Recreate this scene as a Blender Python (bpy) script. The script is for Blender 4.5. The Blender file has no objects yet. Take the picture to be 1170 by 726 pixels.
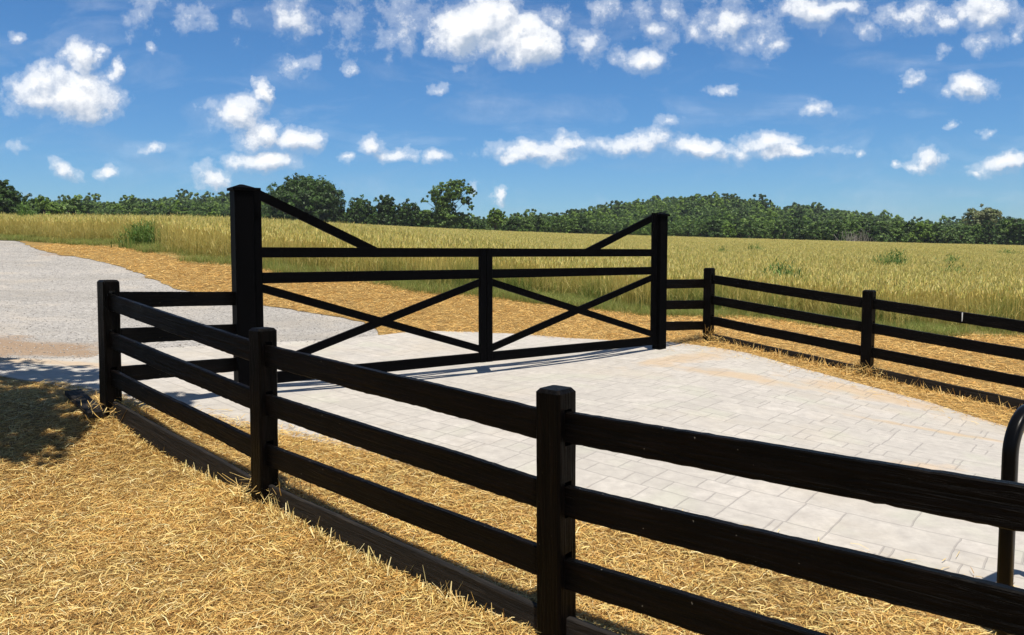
import bpy, math, random
import numpy as np
from mathutils import Vector, Matrix, noise as mnoise
from mathutils.geometry import delaunay_2d_cdt
R = math.radians
rng = np.random.default_rng(7)
random.seed(7)
C = bpy.context.scene.collection
scene = bpy.context.scene

# ------------------------------------------------------------------ camera
CAMZ = 1.9
F = 26 / 36 * 1170
PITCH = R(3.5)
SHY = -0.0182
cam = bpy.data.cameras.new('camera')
camo = bpy.data.objects.new('camera', cam)
C.objects.link(camo)
camo.location = (0, 0, CAMZ)
camo.rotation_euler = (R(90) - PITCH, 0, 0)
cam.sensor_width = 36; cam.lens = 26; cam.shift_y = SHY
cam.clip_start = 0.05; cam.clip_end = 6000
scene.camera = camo

# ------------------------------------------------------------------ light
SX, SY = -0.05, 0.33                     # shadow offset per metre of height
sl = bpy.data.lights.new('sun', 'SUN')
sl.energy = 4.6; sl.angle = R(0.53); sl.color = (1.0, 0.935, 0.82)
so = bpy.data.objects.new('sun', sl); C.objects.link(so)
so.rotation_euler = Vector((SX, SY, -1)).to_track_quat('-Z', 'Y').to_euler()
so.location = (5, -15, 40)
SUN_EL = math.atan2(1, math.hypot(SX, SY))
SUN_AZ = math.atan2(-SX, -SY)            # clockwise from +Y
scene.view_settings.view_transform = 'Standard'
scene.view_settings.look = 'None'
scene.view_settings.exposure = 0.48
scene.view_settings.gamma = 1.0
scene.cycles.max_bounces = 6
scene.cycles.diffuse_bounces = 3
scene.cycles.glossy_bounces = 2
scene.cycles.transmission_bounces = 3
scene.cycles.transparent_max_bounces = 4
scene.cycles.use_denoising = True


def ray(px, py):
    xc = (px - 585) / F
    yc = (363 + 1170 * SHY - py) / F
    return Vector((xc, math.cos(PITCH) + yc * math.sin(PITCH), -math.sin(PITCH) + yc * math.cos(PITCH)))


def at(px, py, Y):
    d = ray(px, py)
    t = Y / d.y
    return Vector((d.x * t, Y, CAMZ + d.z * t))


# ------------------------------------------------------------------ node helpers
def nd(nt, t, **kw):
    n = nt.nodes.new(t)
    for k, v in kw.items():
        if k.startswith('i_'):
            key = k[2:]
            n.inputs[int(key) if key.isdigit() else key].default_value = v
        else:
            setattr(n, k, v)
    return n


def math_n(nt, op, a, b=None, c=None, clamp=False):
    n = nt.nodes.new('ShaderNodeMath'); n.operation = op; n.use_clamp = clamp
    for i, v in enumerate((a, b, c)):
        if v is None: continue
        if isinstance(v, (int, float)): n.inputs[i].default_value = v
        else: nt.links.new(v, n.inputs[i])
    return n.outputs[0]


def mixc(nt, fac, a, b, blend='MIX'):
    n = nt.nodes.new('ShaderNodeMix'); n.data_type = 'RGBA'; n.blend_type = blend
    for sock, v in ((n.inputs[0], fac), (n.inputs[6], a), (n.inputs[7], b)):
        if isinstance(v, (int, float)): sock.default_value = v
        elif isinstance(v, tuple): sock.default_value = (*v, 1)
        else: nt.links.new(v, sock)
    return n.outputs[2]


def ramp(nt, fac, stops, mode='LINEAR'):
    n = nt.nodes.new('ShaderNodeValToRGB')
    n.color_ramp.interpolation = mode
    el = n.color_ramp.elements
    while len(el) < len(stops): el.new(0.5)
    for e, (p, c) in zip(el, stops):
        e.position = p
        e.color = (c, c, c, 1) if isinstance(c, (int, float)) else (*c, 1)
    nt.links.new(fac, n.inputs[0])
    return n.outputs[0]


# ------------------------------------------------------------------ world: sky and clouds
world = bpy.data.worlds.new('World'); scene.world = world
world.use_nodes = True
nt = world.node_tree
nt.nodes.clear()
sky = nd(nt, 'ShaderNodeTexSky', sky_type='NISHITA', sun_disc=False)
sky.sun_elevation = SUN_EL; sky.sun_rotation = SUN_AZ
sky.altitude = 200; sky.air_density = 1.0; sky.dust_density = 0.3; sky.ozone_density = 3.0
bg = nd(nt, 'ShaderNodeBackground'); bg.inputs[1].default_value = 0.069
hs = nd(nt, 'ShaderNodeHueSaturation'); hs.inputs['Saturation'].default_value = 1.15; hs.inputs['Value'].default_value = 1.0
nt.links.new(sky.outputs[0], hs.inputs['Color'])
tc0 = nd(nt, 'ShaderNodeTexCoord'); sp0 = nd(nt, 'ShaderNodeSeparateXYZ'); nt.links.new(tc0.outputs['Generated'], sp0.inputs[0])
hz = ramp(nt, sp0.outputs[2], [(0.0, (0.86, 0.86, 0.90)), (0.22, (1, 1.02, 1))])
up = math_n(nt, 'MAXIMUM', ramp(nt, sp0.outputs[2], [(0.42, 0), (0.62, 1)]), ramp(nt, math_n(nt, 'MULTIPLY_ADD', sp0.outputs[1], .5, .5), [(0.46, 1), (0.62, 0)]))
tint = mixc(nt, up, (0.66, 0.99, 1.26), (0.80, 0.80, 0.82))  # unseen sky overhead and behind the camera greyed so shadows turn less blue
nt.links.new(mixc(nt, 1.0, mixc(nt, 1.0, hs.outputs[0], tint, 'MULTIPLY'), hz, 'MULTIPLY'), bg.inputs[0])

CLOUDS = [  # direction given by the angular position, half width, half height, weight
    (78, 106, 64, 32, 1.25), (92, 66, 24, 26, .95), (132, 84, 12, 20, .85), (55, 112, 40, 24, 1),
    (268, 126, 38, 22, 1.0), (298, 152, 34, 22, .95), (342, 160, 30, 17, 1.0), (302, 184, 46, 15, 1.0), (304, 104, 12, 17, .9),
    (524, 34, 38, 32, 1.4), (556, 26, 46, 34, 1.3), (606, 54, 36, 26, 1.4), (588, 42, 40, 30, 1.3),
    (75, 195, 21, 14, .9), (124, 199, 18, 8, .8), (172, 173, 17, 6, .62), (241, 200, 20, 16, .85),
    (428, 166, 19, 15, .9), (455, 178, 26, 11, .75), (497, 178, 17, 11, .75), (398, 178, 14, 6, .5),
    (612, 173, 58, 14, .82), (650, 163, 22, 12, .78), (590, 180, 28, 9, .78), (725, 164, 64, 14, .80), (800, 171, 72, 12, .78),
    (872, 159, 52, 12, .75), (910, 169, 66, 9, .78), (770, 140, 18, 10, .4), (982, 172, 9, 6, .6),
    (1064, 184, 30, 13, 1.0), (1040, 186, 16, 6, .6), (1018, 187, 9, 5, .6), (1150, 187, 40, 12, .9), (1122, 196, 12, 6, .6),
    (1040, 91, 20, 11, .75), (1116, 100, 28, 14, .7), (1085, 102, 18, 8, .5), (930, 124, 22, 10, .7), (827, 103, 16, 8, .6),
    (733, 64, 32, 15, .8), (1084, 143, 10, 6, .5), (1126, 151, 10, 5, .55),
    (569, 225, 9, 12, .85), (540, 220, 10, 14, .6), (16, 44, 20, 9, .55), (110, 55, 14, 9, .5), (176, 54, 9, 8, .5),
    (300, 103, 8, 10, .6), (525, 76, 16, 9, .5), (504, 101, 10, 8, .4), (400, 80, 10, 10, .5), (345, 72, 18, 16, .55), (12, 168, 18, 6, .35),
    (160, 20, 22, 26, 0.43), (232, 18, 20, 22, 0.38), (275, 25, 16, 18, 0.33), (330, 24, 34, 22, 0.48), (400, 28, 30, 28, 0.43), (460, 30, 36, 34, 0.43),
    (640, 20, 30, 22, 0.43), (672, 48, 26, 22, 0.53), (690, 14, 24, 16, 0.43), (740, 28, 30, 24, 0.48), (775, 12, 20, 20, 0.53), (800, 40, 16, 16, 0.33),
    (835, 22, 34, 26, 0.63), (872, 36, 30, 30, 0.63), (885, 55, 12, 14, 0.53), (930, 15, 48, 20, 0.80), (985, 40, 14, 12, 0.33), (960, 8, 40, 12, 0.80),
    (1035, 16, 40, 18, 0.63), (1080, 25, 26, 20, 0.75), (1078, 58, 14, 10, 0.43), (1130, 18, 46, 26, 0.85), (1130, 50, 34, 14, 0.53), (1160, 40, 16, 20, 0.63),
    # outside the picture
    (1300, 60, 90, 40, .9), (1420, 150, 80, 30, .9), (-160, 60, 90, 45, .9), (-120, 170, 60, 20, .8), (300, -120, 150, 60, .8),
    (700, -160, 220, 80, .9), (1200, -100, 200, 60, .9), (0, -140, 160, 60, .7)]
grp = bpy.data.node_groups.new('cloud_density', 'ShaderNodeTree')
grp.interface.new_socket('uv', in_out='INPUT', socket_type='NodeSocketVector')
grp.interface.new_socket('d', in_out='OUTPUT', socket_type='NodeSocketFloat')
gi = grp.nodes.new('NodeGroupInput'); go = grp.nodes.new('NodeGroupOutput')


def vmath(nt, op, a, b):
    n = nt.nodes.new('ShaderNodeVectorMath'); n.operation = op
    for i, v in enumerate((a, b)):
        if v is None: continue
        if isinstance(v, tuple): n.inputs[i].default_value = v
        else: nt.links.new(v, n.inputs[i])
    return n


wn = nd(grp, 'ShaderNodeTexNoise', noise_dimensions='3D', i_Scale=14.0, i_Detail=5.0, i_Roughness=0.6)
grp.links.new(gi.outputs[0], wn.inputs['Vector'])
w1 = vmath(grp, 'SUBTRACT', wn.outputs['Color'], (0.5, 0.5, 0.5))
w2 = vmath(grp, 'MULTIPLY', w1.outputs[0], (0.066, 0.042, 0.0))
w3a = vmath(grp, 'ADD', gi.outputs[0], w2.outputs[0])
wn2 = nd(grp, 'ShaderNodeTexNoise', noise_dimensions='3D', i_Scale=48.0, i_Detail=4.0, i_Roughness=0.55)
grp.links.new(gi.outputs[0], wn2.inputs['Vector'])
w4 = vmath(grp, 'MULTIPLY', vmath(grp, 'SUBTRACT', wn2.outputs['Color'], (0.5, 0.5, 0.5)).outputs[0], (0.019, 0.014, 0.0))
w3 = vmath(grp, 'ADD', w3a.outputs[0], w4.outputs[0])
acc = None
for (cx, cy, rx, ry, w) in CLOUDS:
    d = ray(cx, cy)
    u0, v0 = d.x / d.y, d.z / d.y
    a = vmath(grp, 'SUBTRACT', w3.outputs[0], (u0, v0, 0))
    b = vmath(grp, 'MULTIPLY', a.outputs[0], (F / (rx * 1.22), F / (ry * 1.25), 0))
    l = grp.nodes.new('ShaderNodeVectorMath'); l.operation = 'LENGTH'; grp.links.new(b.outputs[0], l.inputs[0])
    f = math_n(grp, 'MULTIPLY_ADD', l.outputs['Value'], -w, w)
    acc = f if acc is None else math_n(grp, 'MAXIMUM', acc, f)
acc = math_n(grp, 'MAXIMUM', acc, -0.6)
n1 = nd(grp, 'ShaderNodeTexNoise', i_Scale=19.0, i_Detail=9.0, i_Roughness=0.66)
grp.links.new(gi.outputs[0], n1.inputs['Vector'])
n2 = nd(grp, 'ShaderNodeTexVoronoi', feature='SMOOTH_F1', i_Scale=42.0, i_Smoothness=0.5)
grp.links.new(w3.outputs[0], n2.inputs['Vector'])
k = math_n(grp, 'MULTIPLY_ADD', n1.outputs['Fac'], 1.75, -0.86)
k2 = math_n(grp, 'MULTIPLY_ADD', n2.outputs['Distance'], -0.10, 0.02)
s = math_n(grp, 'ADD', math_n(grp, 'ADD', acc, k), k2)
grp.links.new(s, go.inputs[0])

tc = nd(nt, 'ShaderNodeTexCoord')
sep = nd(nt, 'ShaderNodeSeparateXYZ'); nt.links.new(tc.outputs['Generated'], sep.inputs[0])
yy = math_n(nt, 'MAXIMUM', sep.outputs[1], 0.02)
uu = math_n(nt, 'DIVIDE', sep.outputs[0], yy); vv = math_n(nt, 'DIVIDE', sep.outputs[2], yy)
cmb = nd(nt, 'ShaderNodeCombineXYZ'); nt.links.new(uu, cmb.inputs[0]); nt.links.new(vv, cmb.inputs[1])
g1 = nt.nodes.new('ShaderNodeGroup'); g1.node_tree = grp; nt.links.new(cmb.outputs[0], g1.inputs[0])
sh = vmath(nt, 'ADD', cmb.outputs[0], (-0.006, 0.013, 0))
g2 = nt.nodes.new('ShaderNodeGroup'); g2.node_tree = grp; nt.links.new(sh.outputs[0], g2.inputs[0])
dens = math_n(nt, 'MULTIPLY_ADD', g1.outputs[0], 1.2, -0.02, clamp=True)
dens = ramp(nt, dens, [(0, 0), (0.3, .28), (0.65, .82), (1, 1)], 'EASE')
front = ramp(nt, sep.outputs[1], [(0.02, 0), (0.12, 1)])
mpw = nd(nt, 'ShaderNodeMapping'); mpw.inputs['Rotation'].default_value = (0, 0, R(-25)); mpw.inputs['Scale'].default_value = (3.0, 9.0, 1)
nt.links.new(cmb.outputs[0], mpw.inputs[0])
nw = nd(nt, 'ShaderNodeTexNoise', i_Scale=2.0, i_Detail=9.0, i_Roughness=0.6, i_Distortion=.6); nt.links.new(mpw.outputs[0], nw.inputs[0])
dens = math_n(nt, 'MAXIMUM', dens, ramp(nt, nw.outputs[0], [(0.48, 0), (0.80, .24)]))
dens = math_n(nt, 'MULTIPLY', dens, front)
dif = math_n(nt, 'SUBTRACT', g1.outputs[0], g2.outputs[0])
lit = math_n(nt, 'MULTIPLY_ADD', dif, 1.15, 0.52)
lit2 = math_n(nt, 'MULTIPLY_ADD', g1.outputs[0], 0.10, lit, clamp=True)
ccol = ramp(nt, lit2, [(0.1, (0.40, 0.48, 0.60)), (0.5, (0.66, 0.70, 0.77)), (0.9, (0.94, 0.95, 0.96))])
bgc = nd(nt, 'ShaderNodeBackground'); nt.links.new(ccol, bgc.inputs[0]); bgc.inputs[1].default_value = 0.82
mx = nd(nt, 'ShaderNodeMixShader'); nt.links.new(dens, mx.inputs[0])
nt.links.new(bg.outputs[0], mx.inputs[1]); nt.links.new(bgc.outputs[0], mx.inputs[2])
wo = nd(nt, 'ShaderNodeOutputWorld'); nt.links.new(mx.outputs[0], wo.inputs[0])
world.cycles.sampling_method = 'MANUAL'; world.cycles.sample_map_resolution = 512


# ------------------------------------------------------------------ object helpers
def tag(o, label=None, cat=None, group=None, kind=None):
    if label: o['label'] = label
    if cat: o['category'] = cat
    if group: o['group'] = group
    if kind: o['kind'] = kind
    return o


def empty(name, loc, rz=0):
    o = bpy.data.objects.new(name, None); C.objects.link(o)
    o.empty_display_size = 0.2
    o.location = loc; o.rotation_euler = (0, 0, rz)
    return o


def link(name, me, parent=None, mat=None, smooth=False):
    o = bpy.data.objects.new(name, me); C.objects.link(o)
    if mat: me.materials.append(mat)
    if parent: o.parent = parent
    if smooth: me.shade_smooth()
    return o


def np_mesh(name, V, Fc, col=None, nv=4):
    """V (n,3), Fc (m,nv) -> mesh; col (n,3) goes to point attribute 'Col'"""
    me = bpy.data.meshes.new(name)
    V = np.asarray(V, np.float32); Fc = np.asarray(Fc, np.int32)
    me.vertices.add(len(V)); me.vertices.foreach_set('co', V.ravel())
    me.loops.add(Fc.size); me.loops.foreach_set('vertex_index', Fc.ravel())
    me.polygons.add(len(Fc))
    me.polygons.foreach_set('loop_start', np.arange(0, Fc.size, nv, dtype=np.int32))
    me.polygons.foreach_set('loop_total', np.full(len(Fc), nv, np.int32))
    me.update(calc_edges=True)
    if col is not None:
        a = me.attributes.new('Col', 'FLOAT_COLOR', 'POINT')
        c4 = np.ones((len(V), 4), np.float32); c4[:, :3] = col
        a.data.foreach_set('color', c4.ravel())
    return me


def new_mat(name):
    m = bpy.data.materials.new(name); m.use_nodes = True
    nt = m.node_tree
    b = nt.nodes['Principled BSDF']
    return m, nt, b


def attr_mat(name, rough=0.8, trans=0.0, spec=0.3, gain=1.0):
    m, nt, b = new_mat(name)
    a = nd(nt, 'ShaderNodeAttribute', attribute_name='Col')
    nt.links.new(a.outputs['Color'], b.inputs['Base Color'])
    b.inputs['Roughness'].default_value = rough
    b.inputs['Specular IOR Level'].default_value = spec
    if trans > 0:
        t = nd(nt, 'ShaderNodeBsdfTranslucent'); nt.links.new(a.outputs['Color'], t.inputs[0])
        mxs = nd(nt, 'ShaderNodeMixShader'); mxs.inputs[0].default_value = trans
        nt.links.new(b.outputs[0], mxs.inputs[1]); nt.links.new(t.outputs[0], mxs.inputs[2])
        nt.links.new(mxs.outputs[0], nt.nodes['Material Output'].inputs[0])
    return m


# ------------------------------------------------------------------ terrain
def foot(px, ytop, ybot, h):
    a, b = ray(px, ytop), ray(px, ybot)
    Y = h / (a.z / a.y - b.z / b.y)
    return at(px, ybot, Y)


PH = 1.3
P1 = at(122, 320, 6.95) - Vector((0, 0, PH))
P2 = at(299, 375, 5.36) - Vector((0, 0, PH))
P3 = at(637, 443, 3.63) - Vector((0, 0, PH))
dP = (P3 - P2); dP.z = 0; dP.normalize()
P4 = P3 + dP * 2.65; P4.z = P3.z + 0.035
P5 = P4 + dP * 2.6
G1 = at(281, 455, 8.3)
G2 = at(753, 401, 12.2)
Q1 = at(809, 391, 12.9)
Q2 = at(990, 431, 10.95)
dQ = (Q2 - Q1).normalized()
Q3 = Q2 + dQ * 2.7
Q4 = Q3 + dQ * 2.7

ctrl = [P1, P2, P3, P4, G1, G2, Q1, Q2, Q3]
ctrl += [at(0, 430, 8.6), at(0, 275, 28), at(162, 283, 24.5), at(230, 300, 20.5), at(378, 319, 18.5), at(500, 332, 18),
         at(738, 359, 17), at(870, 363, 16.5), at(1000, 378, 15.5), at(1170, 384, 15), at(300, 349, 15.5), at(416, 367, 14.5),
         at(437, 386, 13.1), at(530, 381, 13.9), at(662, 390, 13.5), at(130, 300, 21), at(0, 330, 16.5)]


def cp(px, Y, zrel): return Vector(((px - 585) / F * Y, Y, CAMZ + zrel))


ctrl += [cp(0, 60, 2.0), cp(0, 155, 6.5), cp(262, 60, 1.6), cp(262, 155, 6.0), cp(560, 60, .5), cp(560, 155, 3.8),
         cp(740, 60, 0), cp(740, 155, 2.75), cp(870, 60, -.25), cp(870, 155, 2.1), cp(1170, 60, -.9), cp(1170, 155, .75),
         cp(1500, 155, -.5), cp(1500, 15, -1.85), cp(-350, 155, 8.5), cp(-350, 28, .9), cp(-350, 8, -1.1),
         cp(1500, 60, -1.4), cp(-350, 60, 2.6)]
ctrl += [Vector((-5, 3, CAMZ - 1.85)), Vector((-2.5, 3.4, CAMZ - 1.93)), Vector((0, 1.5, CAMZ - 2.0)), Vector((4, 0, CAMZ - 2)),
         Vector((-6, -2, CAMZ - 1.9)), Vector((6, 6, CAMZ - 1.95)), Vector((0, -8, CAMZ - 2.1)), Vector((12, -6, CAMZ - 2.1)),
         Vector((-14, -6, CAMZ - 1.7)), Vector((14, 6, CAMZ - 1.95)), Vector((-3.9, 5.6, CAMZ - 1.76)), Vector((-3.3, 6.1, CAMZ - 1.77)), Vector((-1.1, 4.3, CAMZ - 1.97)), Vector((-3.7, 8.2, CAMZ - 1.56)), Vector((0.5, 8, CAMZ - 1.72))]
CX = np.array([[c.x, c.y] for c in ctrl]); CZ = np.array([c.z for c in ctrl])


def warp(x, y):      # compress far distances so that the fit stays well conditioned
    r = np.sqrt(x * x + y * y) + 1e-6
    s = np.log1p(r / 6) * 6 / r
    return x * s, y * s


wx, wy = warp(CX[:, 0], CX[:, 1])


def phi(r2): return np.where(r2 > 1e-12, r2 * np.log(r2 + 1e-12), 0.0)


n = len(CZ)
A = np.zeros((n + 3, n + 3))
A[:n, :n] = phi((wx[:, None] - wx) ** 2 + (wy[:, None] - wy) ** 2) + np.eye(n) * 0.02
A[:n, n] = 1; A[:n, n + 1] = wx; A[:n, n + 2] = wy; A[n:, :n] = A[:n, n:].T
SOL = np.linalg.solve(A, np.concatenate([CZ, np.zeros(3)]))

# far ridge: skyline of the wooded hills (picture column -> height of the ground at 380 m)
RX = np.array([-600, -100, 0, 70, 130, 200, 262, 330, 400, 500, 600, 640, 700, 760, 810, 870, 950, 1000, 1060, 1120, 1170, 1300, 1700])
RY = np.array([240, 236, 236, 234, 233, 228, 225, 232, 250, 254, 248, 243, 234, 226, 222, 231, 238, 242, 252, 250, 250, 252, 252])
RZ = (290 - RY) / F * 380 - 11.0


def far_h(x, y):
    px = 585 + F * x / np.maximum(y, 1)
    zr = CAMZ + np.interp(px, RX, RZ)
    return zr


def terr(x, y):
    x = np.asarray(x, float); y = np.asarray(y, float)
    shp = np.broadcast(x, y).shape
    x = np.broadcast_to(x, shp).ravel(); y = np.broadcast_to(y, shp).ravel()
    yc = np.clip(y, -30, 160)
    xc = np.clip(x, -160, 190)
    out = np.zeros(len(x))
    for i in range(0, len(x), 40000):
        a, b = warp(xc[i:i + 40000], yc[i:i + 40000])
        out[i:i + 40000] = phi((a[:, None] - wx) ** 2 + (b[:, None] - wy) ** 2) @ SOL[:n] + SOL[n] + SOL[n + 1] * a + SOL[n + 2] * b
    t = np.clip((y - 160) / 220, 0, 1); t = t * t * (3 - 2 * t)
    out = out * (1 - t) + far_h(x, y) * t
    t2 = np.clip((y - 400) / 500, 0, 1)
    out = out * (1 - t2) + (-10) * t2
    return out.reshape(shp)


def tz(x, y): return float(terr(np.array([x]), np.array([y]))[0])


def hit(px, py):
    """the point of the ground seen in one direction"""
    d = ray(px, py)
    Ys = np.concatenate([np.linspace(2, 40, 500), np.linspace(40.2, 170, 300)])
    X = d.x / d.y * Ys; Z = CAMZ + d.z / d.y * Ys
    g = terr(X, Ys) - Z
    i = np.argmax(g > 0)
    if g[i] <= 0: return Vector((X[-1], Ys[-1], 0))
    a = g[i - 1] / (g[i - 1] - g[i]) if i else 0
    Y = Ys[i - 1] + a * (Ys[i] - Ys[i - 1]) if i else Ys[0]
    return Vector((d.x / d.y * Y, Y, 0))


def subdiv(pts, step, jit=0.0, closed=True):
    out = []
    m = len(pts)
    for i in range(m if closed else m - 1):
        a, b = pts[i], pts[(i + 1) % m]
        L = math.hypot(b[0] - a[0], b[1] - a[1]); k = max(1, int(L / step))
        for j in range(k):
            t = j / k
            x, y = a[0] + (b[0] - a[0]) * t, a[1] + (b[1] - a[1]) * t
            if jit:
                v = mnoise.noise_vector(Vector((x * 1.7, y * 1.7, 3))) + 0.6 * mnoise.noise_vector(Vector((x * 6, y * 6, 9)))
                x += v.x * jit; y += v.y * jit
            out.append((x, y))
    return out


def inside(poly, x, y):
    P = np.asarray(poly); c = np.zeros(len(x), bool); j = len(P) - 1
    for i in range(len(P)):
        xi, yi = P[i]; xj, yj = P[j]
        if yi != yj:
            c ^= ((yi > y) != (yj > y)) & (x < (xj - xi) * (y - yi) / (yj - yi) + xi)
        j = i
    return c


def sheet(name, poly, off, mat, step=0.4, jit=0.0, estep=0.25, skirt=0.0, rough=0.0):
    P = subdiv(poly, estep, jit)
    xs = [p[0] for p in P]; ys = [p[1] for p in P]
    gx, gy = np.meshgrid(np.arange(min(xs), max(xs), step), np.arange(min(ys), max(ys), step))
    gx = gx.ravel() + rng.uniform(-.1, .1, gx.size) * step; gy = gy.ravel() + rng.uniform(-.1, .1, gy.size) * step
    m = inside(P, gx, gy); gx, gy = gx[m], gy[m]
    vs = [Vector(p) for p in P] + [Vector((a, b)) for a, b in zip(gx, gy)]
    k = len(P)
    vo, eo, fo, *_ = delaunay_2d_cdt(vs, [(i, (i + 1) % k) for i in range(k)], [], 1, 1e-4)
    X = np.array([v.x for v in vo]); Y = np.array([v.y for v in vo]); Z = terr(X, Y) + off
    if rough: Z += rough * np.array([mnoise.noise(Vector((a * 2.5, b * 2.5, 0))) for a, b in zip(X, Y)])
    V = [(a, b, c) for a, b, c in zip(X, Y, Z)]
    fo = [tuple(f) for f in fo]
    if skirt:
        base = len(V); PP = np.array(P)
        idx = [int(np.argmin((X - p[0]) ** 2 + (Y - p[1]) ** 2)) for p in P]
        V += [(X[i], Y[i], Z[i] - skirt) for i in idx]
        for i in range(k):
            j = (i + 1) % k
            fo.append((idx[i], base + i, base + j, idx[j]))
    me = bpy.data.meshes.new(name); me.from_pydata(V, [], fo); me.update()
    o = link(name, me, None, mat)
    me.shade_smooth() if not skirt else None
    return o, P


# ------------------------------------------------------------------ ground materials
def ground_mat(name, c1, c2, c3, scale, bump, bscale, rough=0.95):
    m, nt, b = new_mat(name)
    g = nd(nt, 'ShaderNodeNewGeometry')
    n1 = nd(nt, 'ShaderNodeTexNoise', i_Scale=scale, i_Detail=8.0, i_Roughness=0.65); nt.links.new(g.outputs['Position'], n1.inputs[0])
    n2 = nd(nt, 'ShaderNodeTexNoise', i_Scale=bscale, i_Detail=6.0, i_Roughness=0.7); nt.links.new(g.outputs['Position'], n2.inputs[0])
    col = ramp(nt, n1.outputs[0], [(0.3, c1), (0.5, c2), (0.7, c3)])
    col = mixc(nt, 0.5, col, ramp(nt, n2.outputs[0], [(0.35, c1), (0.65, c3)]))
    nt.links.new(col, b.inputs['Base Color']); b.inputs['Roughness'].default_value = rough
    b.inputs['Specular IOR Level'].default_value = 0.2
    bp = nd(nt, 'ShaderNodeBump', i_Strength=bump, i_Distance=0.03); nt.links.new(n2.outputs[0], bp.inputs['Height'])
    nt.links.new(bp.outputs[0], b.inputs['Normal'])
    return m


M_soil = ground_mat('soil', (0.10, 0.085, 0.035), (0.17, 0.14, 0.06), (0.24, 0.19, 0.08), 0.8, 0.6, 14)
M_strawbed = ground_mat('straw_bed_mat', (0.12, 0.07, 0.024), (0.27, 0.17, 0.055), (0.46, 0.31, 0.11), 3.0, 0.9, 45)
M_verge = ground_mat('verge_soil', (0.13, 0.10, 0.04), (0.20, 0.17, 0.06), (0.34, 0.25, 0.10), 1.2, 0.6, 20)

# gravel, with brown washed-in dirt near the apron and the bend
M_gravel, nt, b = new_mat('gravel_mat')
g = nd(nt, 'ShaderNodeNewGeometry')
vo = nd(nt, 'ShaderNodeTexVoronoi', i_Scale=28.0); nt.links.new(g.outputs['Position'], vo.inputs[0])
n1 = nd(nt, 'ShaderNodeTexNoise', i_Scale=0.9, i_Detail=6.0, i_Roughness=0.6); nt.links.new(g.outputs['Position'], n1.inputs[0])
n2 = nd(nt, 'ShaderNodeTexNoise', i_Scale=60.0, i_Detail=4.0, i_Roughness=0.7); nt.links.new(g.outputs['Position'], n2.inputs[0])
sv = nd(nt, 'ShaderNodeSeparateColor'); nt.links.new(vo.outputs['Color'], sv.inputs[0])
c = ramp(nt, sv.outputs[0], [(0.0, (0.19, 0.18, 0.175)), (0.5, (0.34, 0.32, 0.295)), (1.0, (0.53, 0.50, 0.46))])
c = mixc(nt, 0.45, c, ramp(nt, n2.outputs[0], [(0.35, (0.19, 0.18, 0.175)), (0.65, (0.48, 0.46, 0.44))]))
c = mixc(nt, ramp(nt, n1.outputs[0], [(0.5, 0), (0.66, .55)]), c, (0.45, 0.40, 0.34))
mpt = nd(nt, 'ShaderNodeMapping'); nt.links.new(g.outputs['Position'], mpt.inputs[0]); mpt.inputs['Rotation'].default_value = (0, 0, R(-20)); mpt.inputs['Scale'].default_value = (.25, 1.3, 1)
nT = nd(nt, 'ShaderNodeTexNoise', i_Scale=1.0, i_Detail=5.0, i_Roughness=.6); nt.links.new(mpt.outputs[0], nT.inputs[0])
c = mixc(nt, ramp(nt, nT.outputs[0], [(0.42, 0), (0.62, .45)]), c, (0.24, 0.225, 0.205))
# dirt band
sp = nd(nt, 'ShaderNodeSeparateXYZ'); nt.links.new(g.outputs['Position'], sp.inputs[0])
n3 = nd(nt, 'ShaderNodeTexNoise', i_Scale=1.4, i_Detail=6.0, i_Roughness=0.65); nt.links.new(g.outputs['Position'], n3.inputs[0])


def blob(cx, cy, rx, ry, ang):
    mp = nd(nt, 'ShaderNodeMapping', vector_type='POINT')
    sb = vmath(nt, 'SUBTRACT', g.outputs['Position'], (cx, cy, 0)); nt.links.new(sb.outputs[0], mp.inputs['Vector'])
    mp.inputs['Rotation'].default_value = (0, 0, -ang); mp.inputs['Scale'].default_value = (1 / rx, 1 / ry, 0)
    # mapping scales before it rotates, so rotate first with a second node
    mp.inputs['Scale'].default_value = (1, 1, 1)
    ml = vmath(nt, 'MULTIPLY', mp.outputs[0], (1 / rx, 1 / ry, 0))
    ln = nt.nodes.new('ShaderNodeVectorMath'); ln.operation = 'LENGTH'; nt.links.new(ml.outputs[0], ln.inputs[0])
    return math_n(nt, 'SUBTRACT', 1.0, ln.outputs['Value'])


h1, h2, h3 = hit(30, 400), hit(95, 288), hit(250, 392)
bl = math_n(nt, 'MAXIMUM', blob(h1.x - 2.0, h1.y, 5.2, 1.1, 0.03), blob(h2.x, h2.y, 1.0, 1.3, 0.0))
bl = math_n(nt, 'ADD', bl, math_n(nt, 'MULTIPLY_ADD', n3.outputs[0], 2.2, -1.1))
c = mixc(nt, ramp(nt, bl, [(0.1, 0), (0.5, .8)]), c, mixc(nt, n2.outputs[0], (0.17, 0.10, 0.052), (0.40, 0.28, 0.18)))
nt.links.new(c, b.inputs['Base Color']); b.inputs['Roughness'].default_value = 0.95; b.inputs['Specular IOR Level'].default_value = 0.2
bp = nd(nt, 'ShaderNodeBump', i_Strength=0.9, i_Distance=0.02); nt.links.new(vo.outputs['Distance'], bp.inputs['Height'])
nt.links.new(bp.outputs[0], b.inputs['Normal'])

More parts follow.
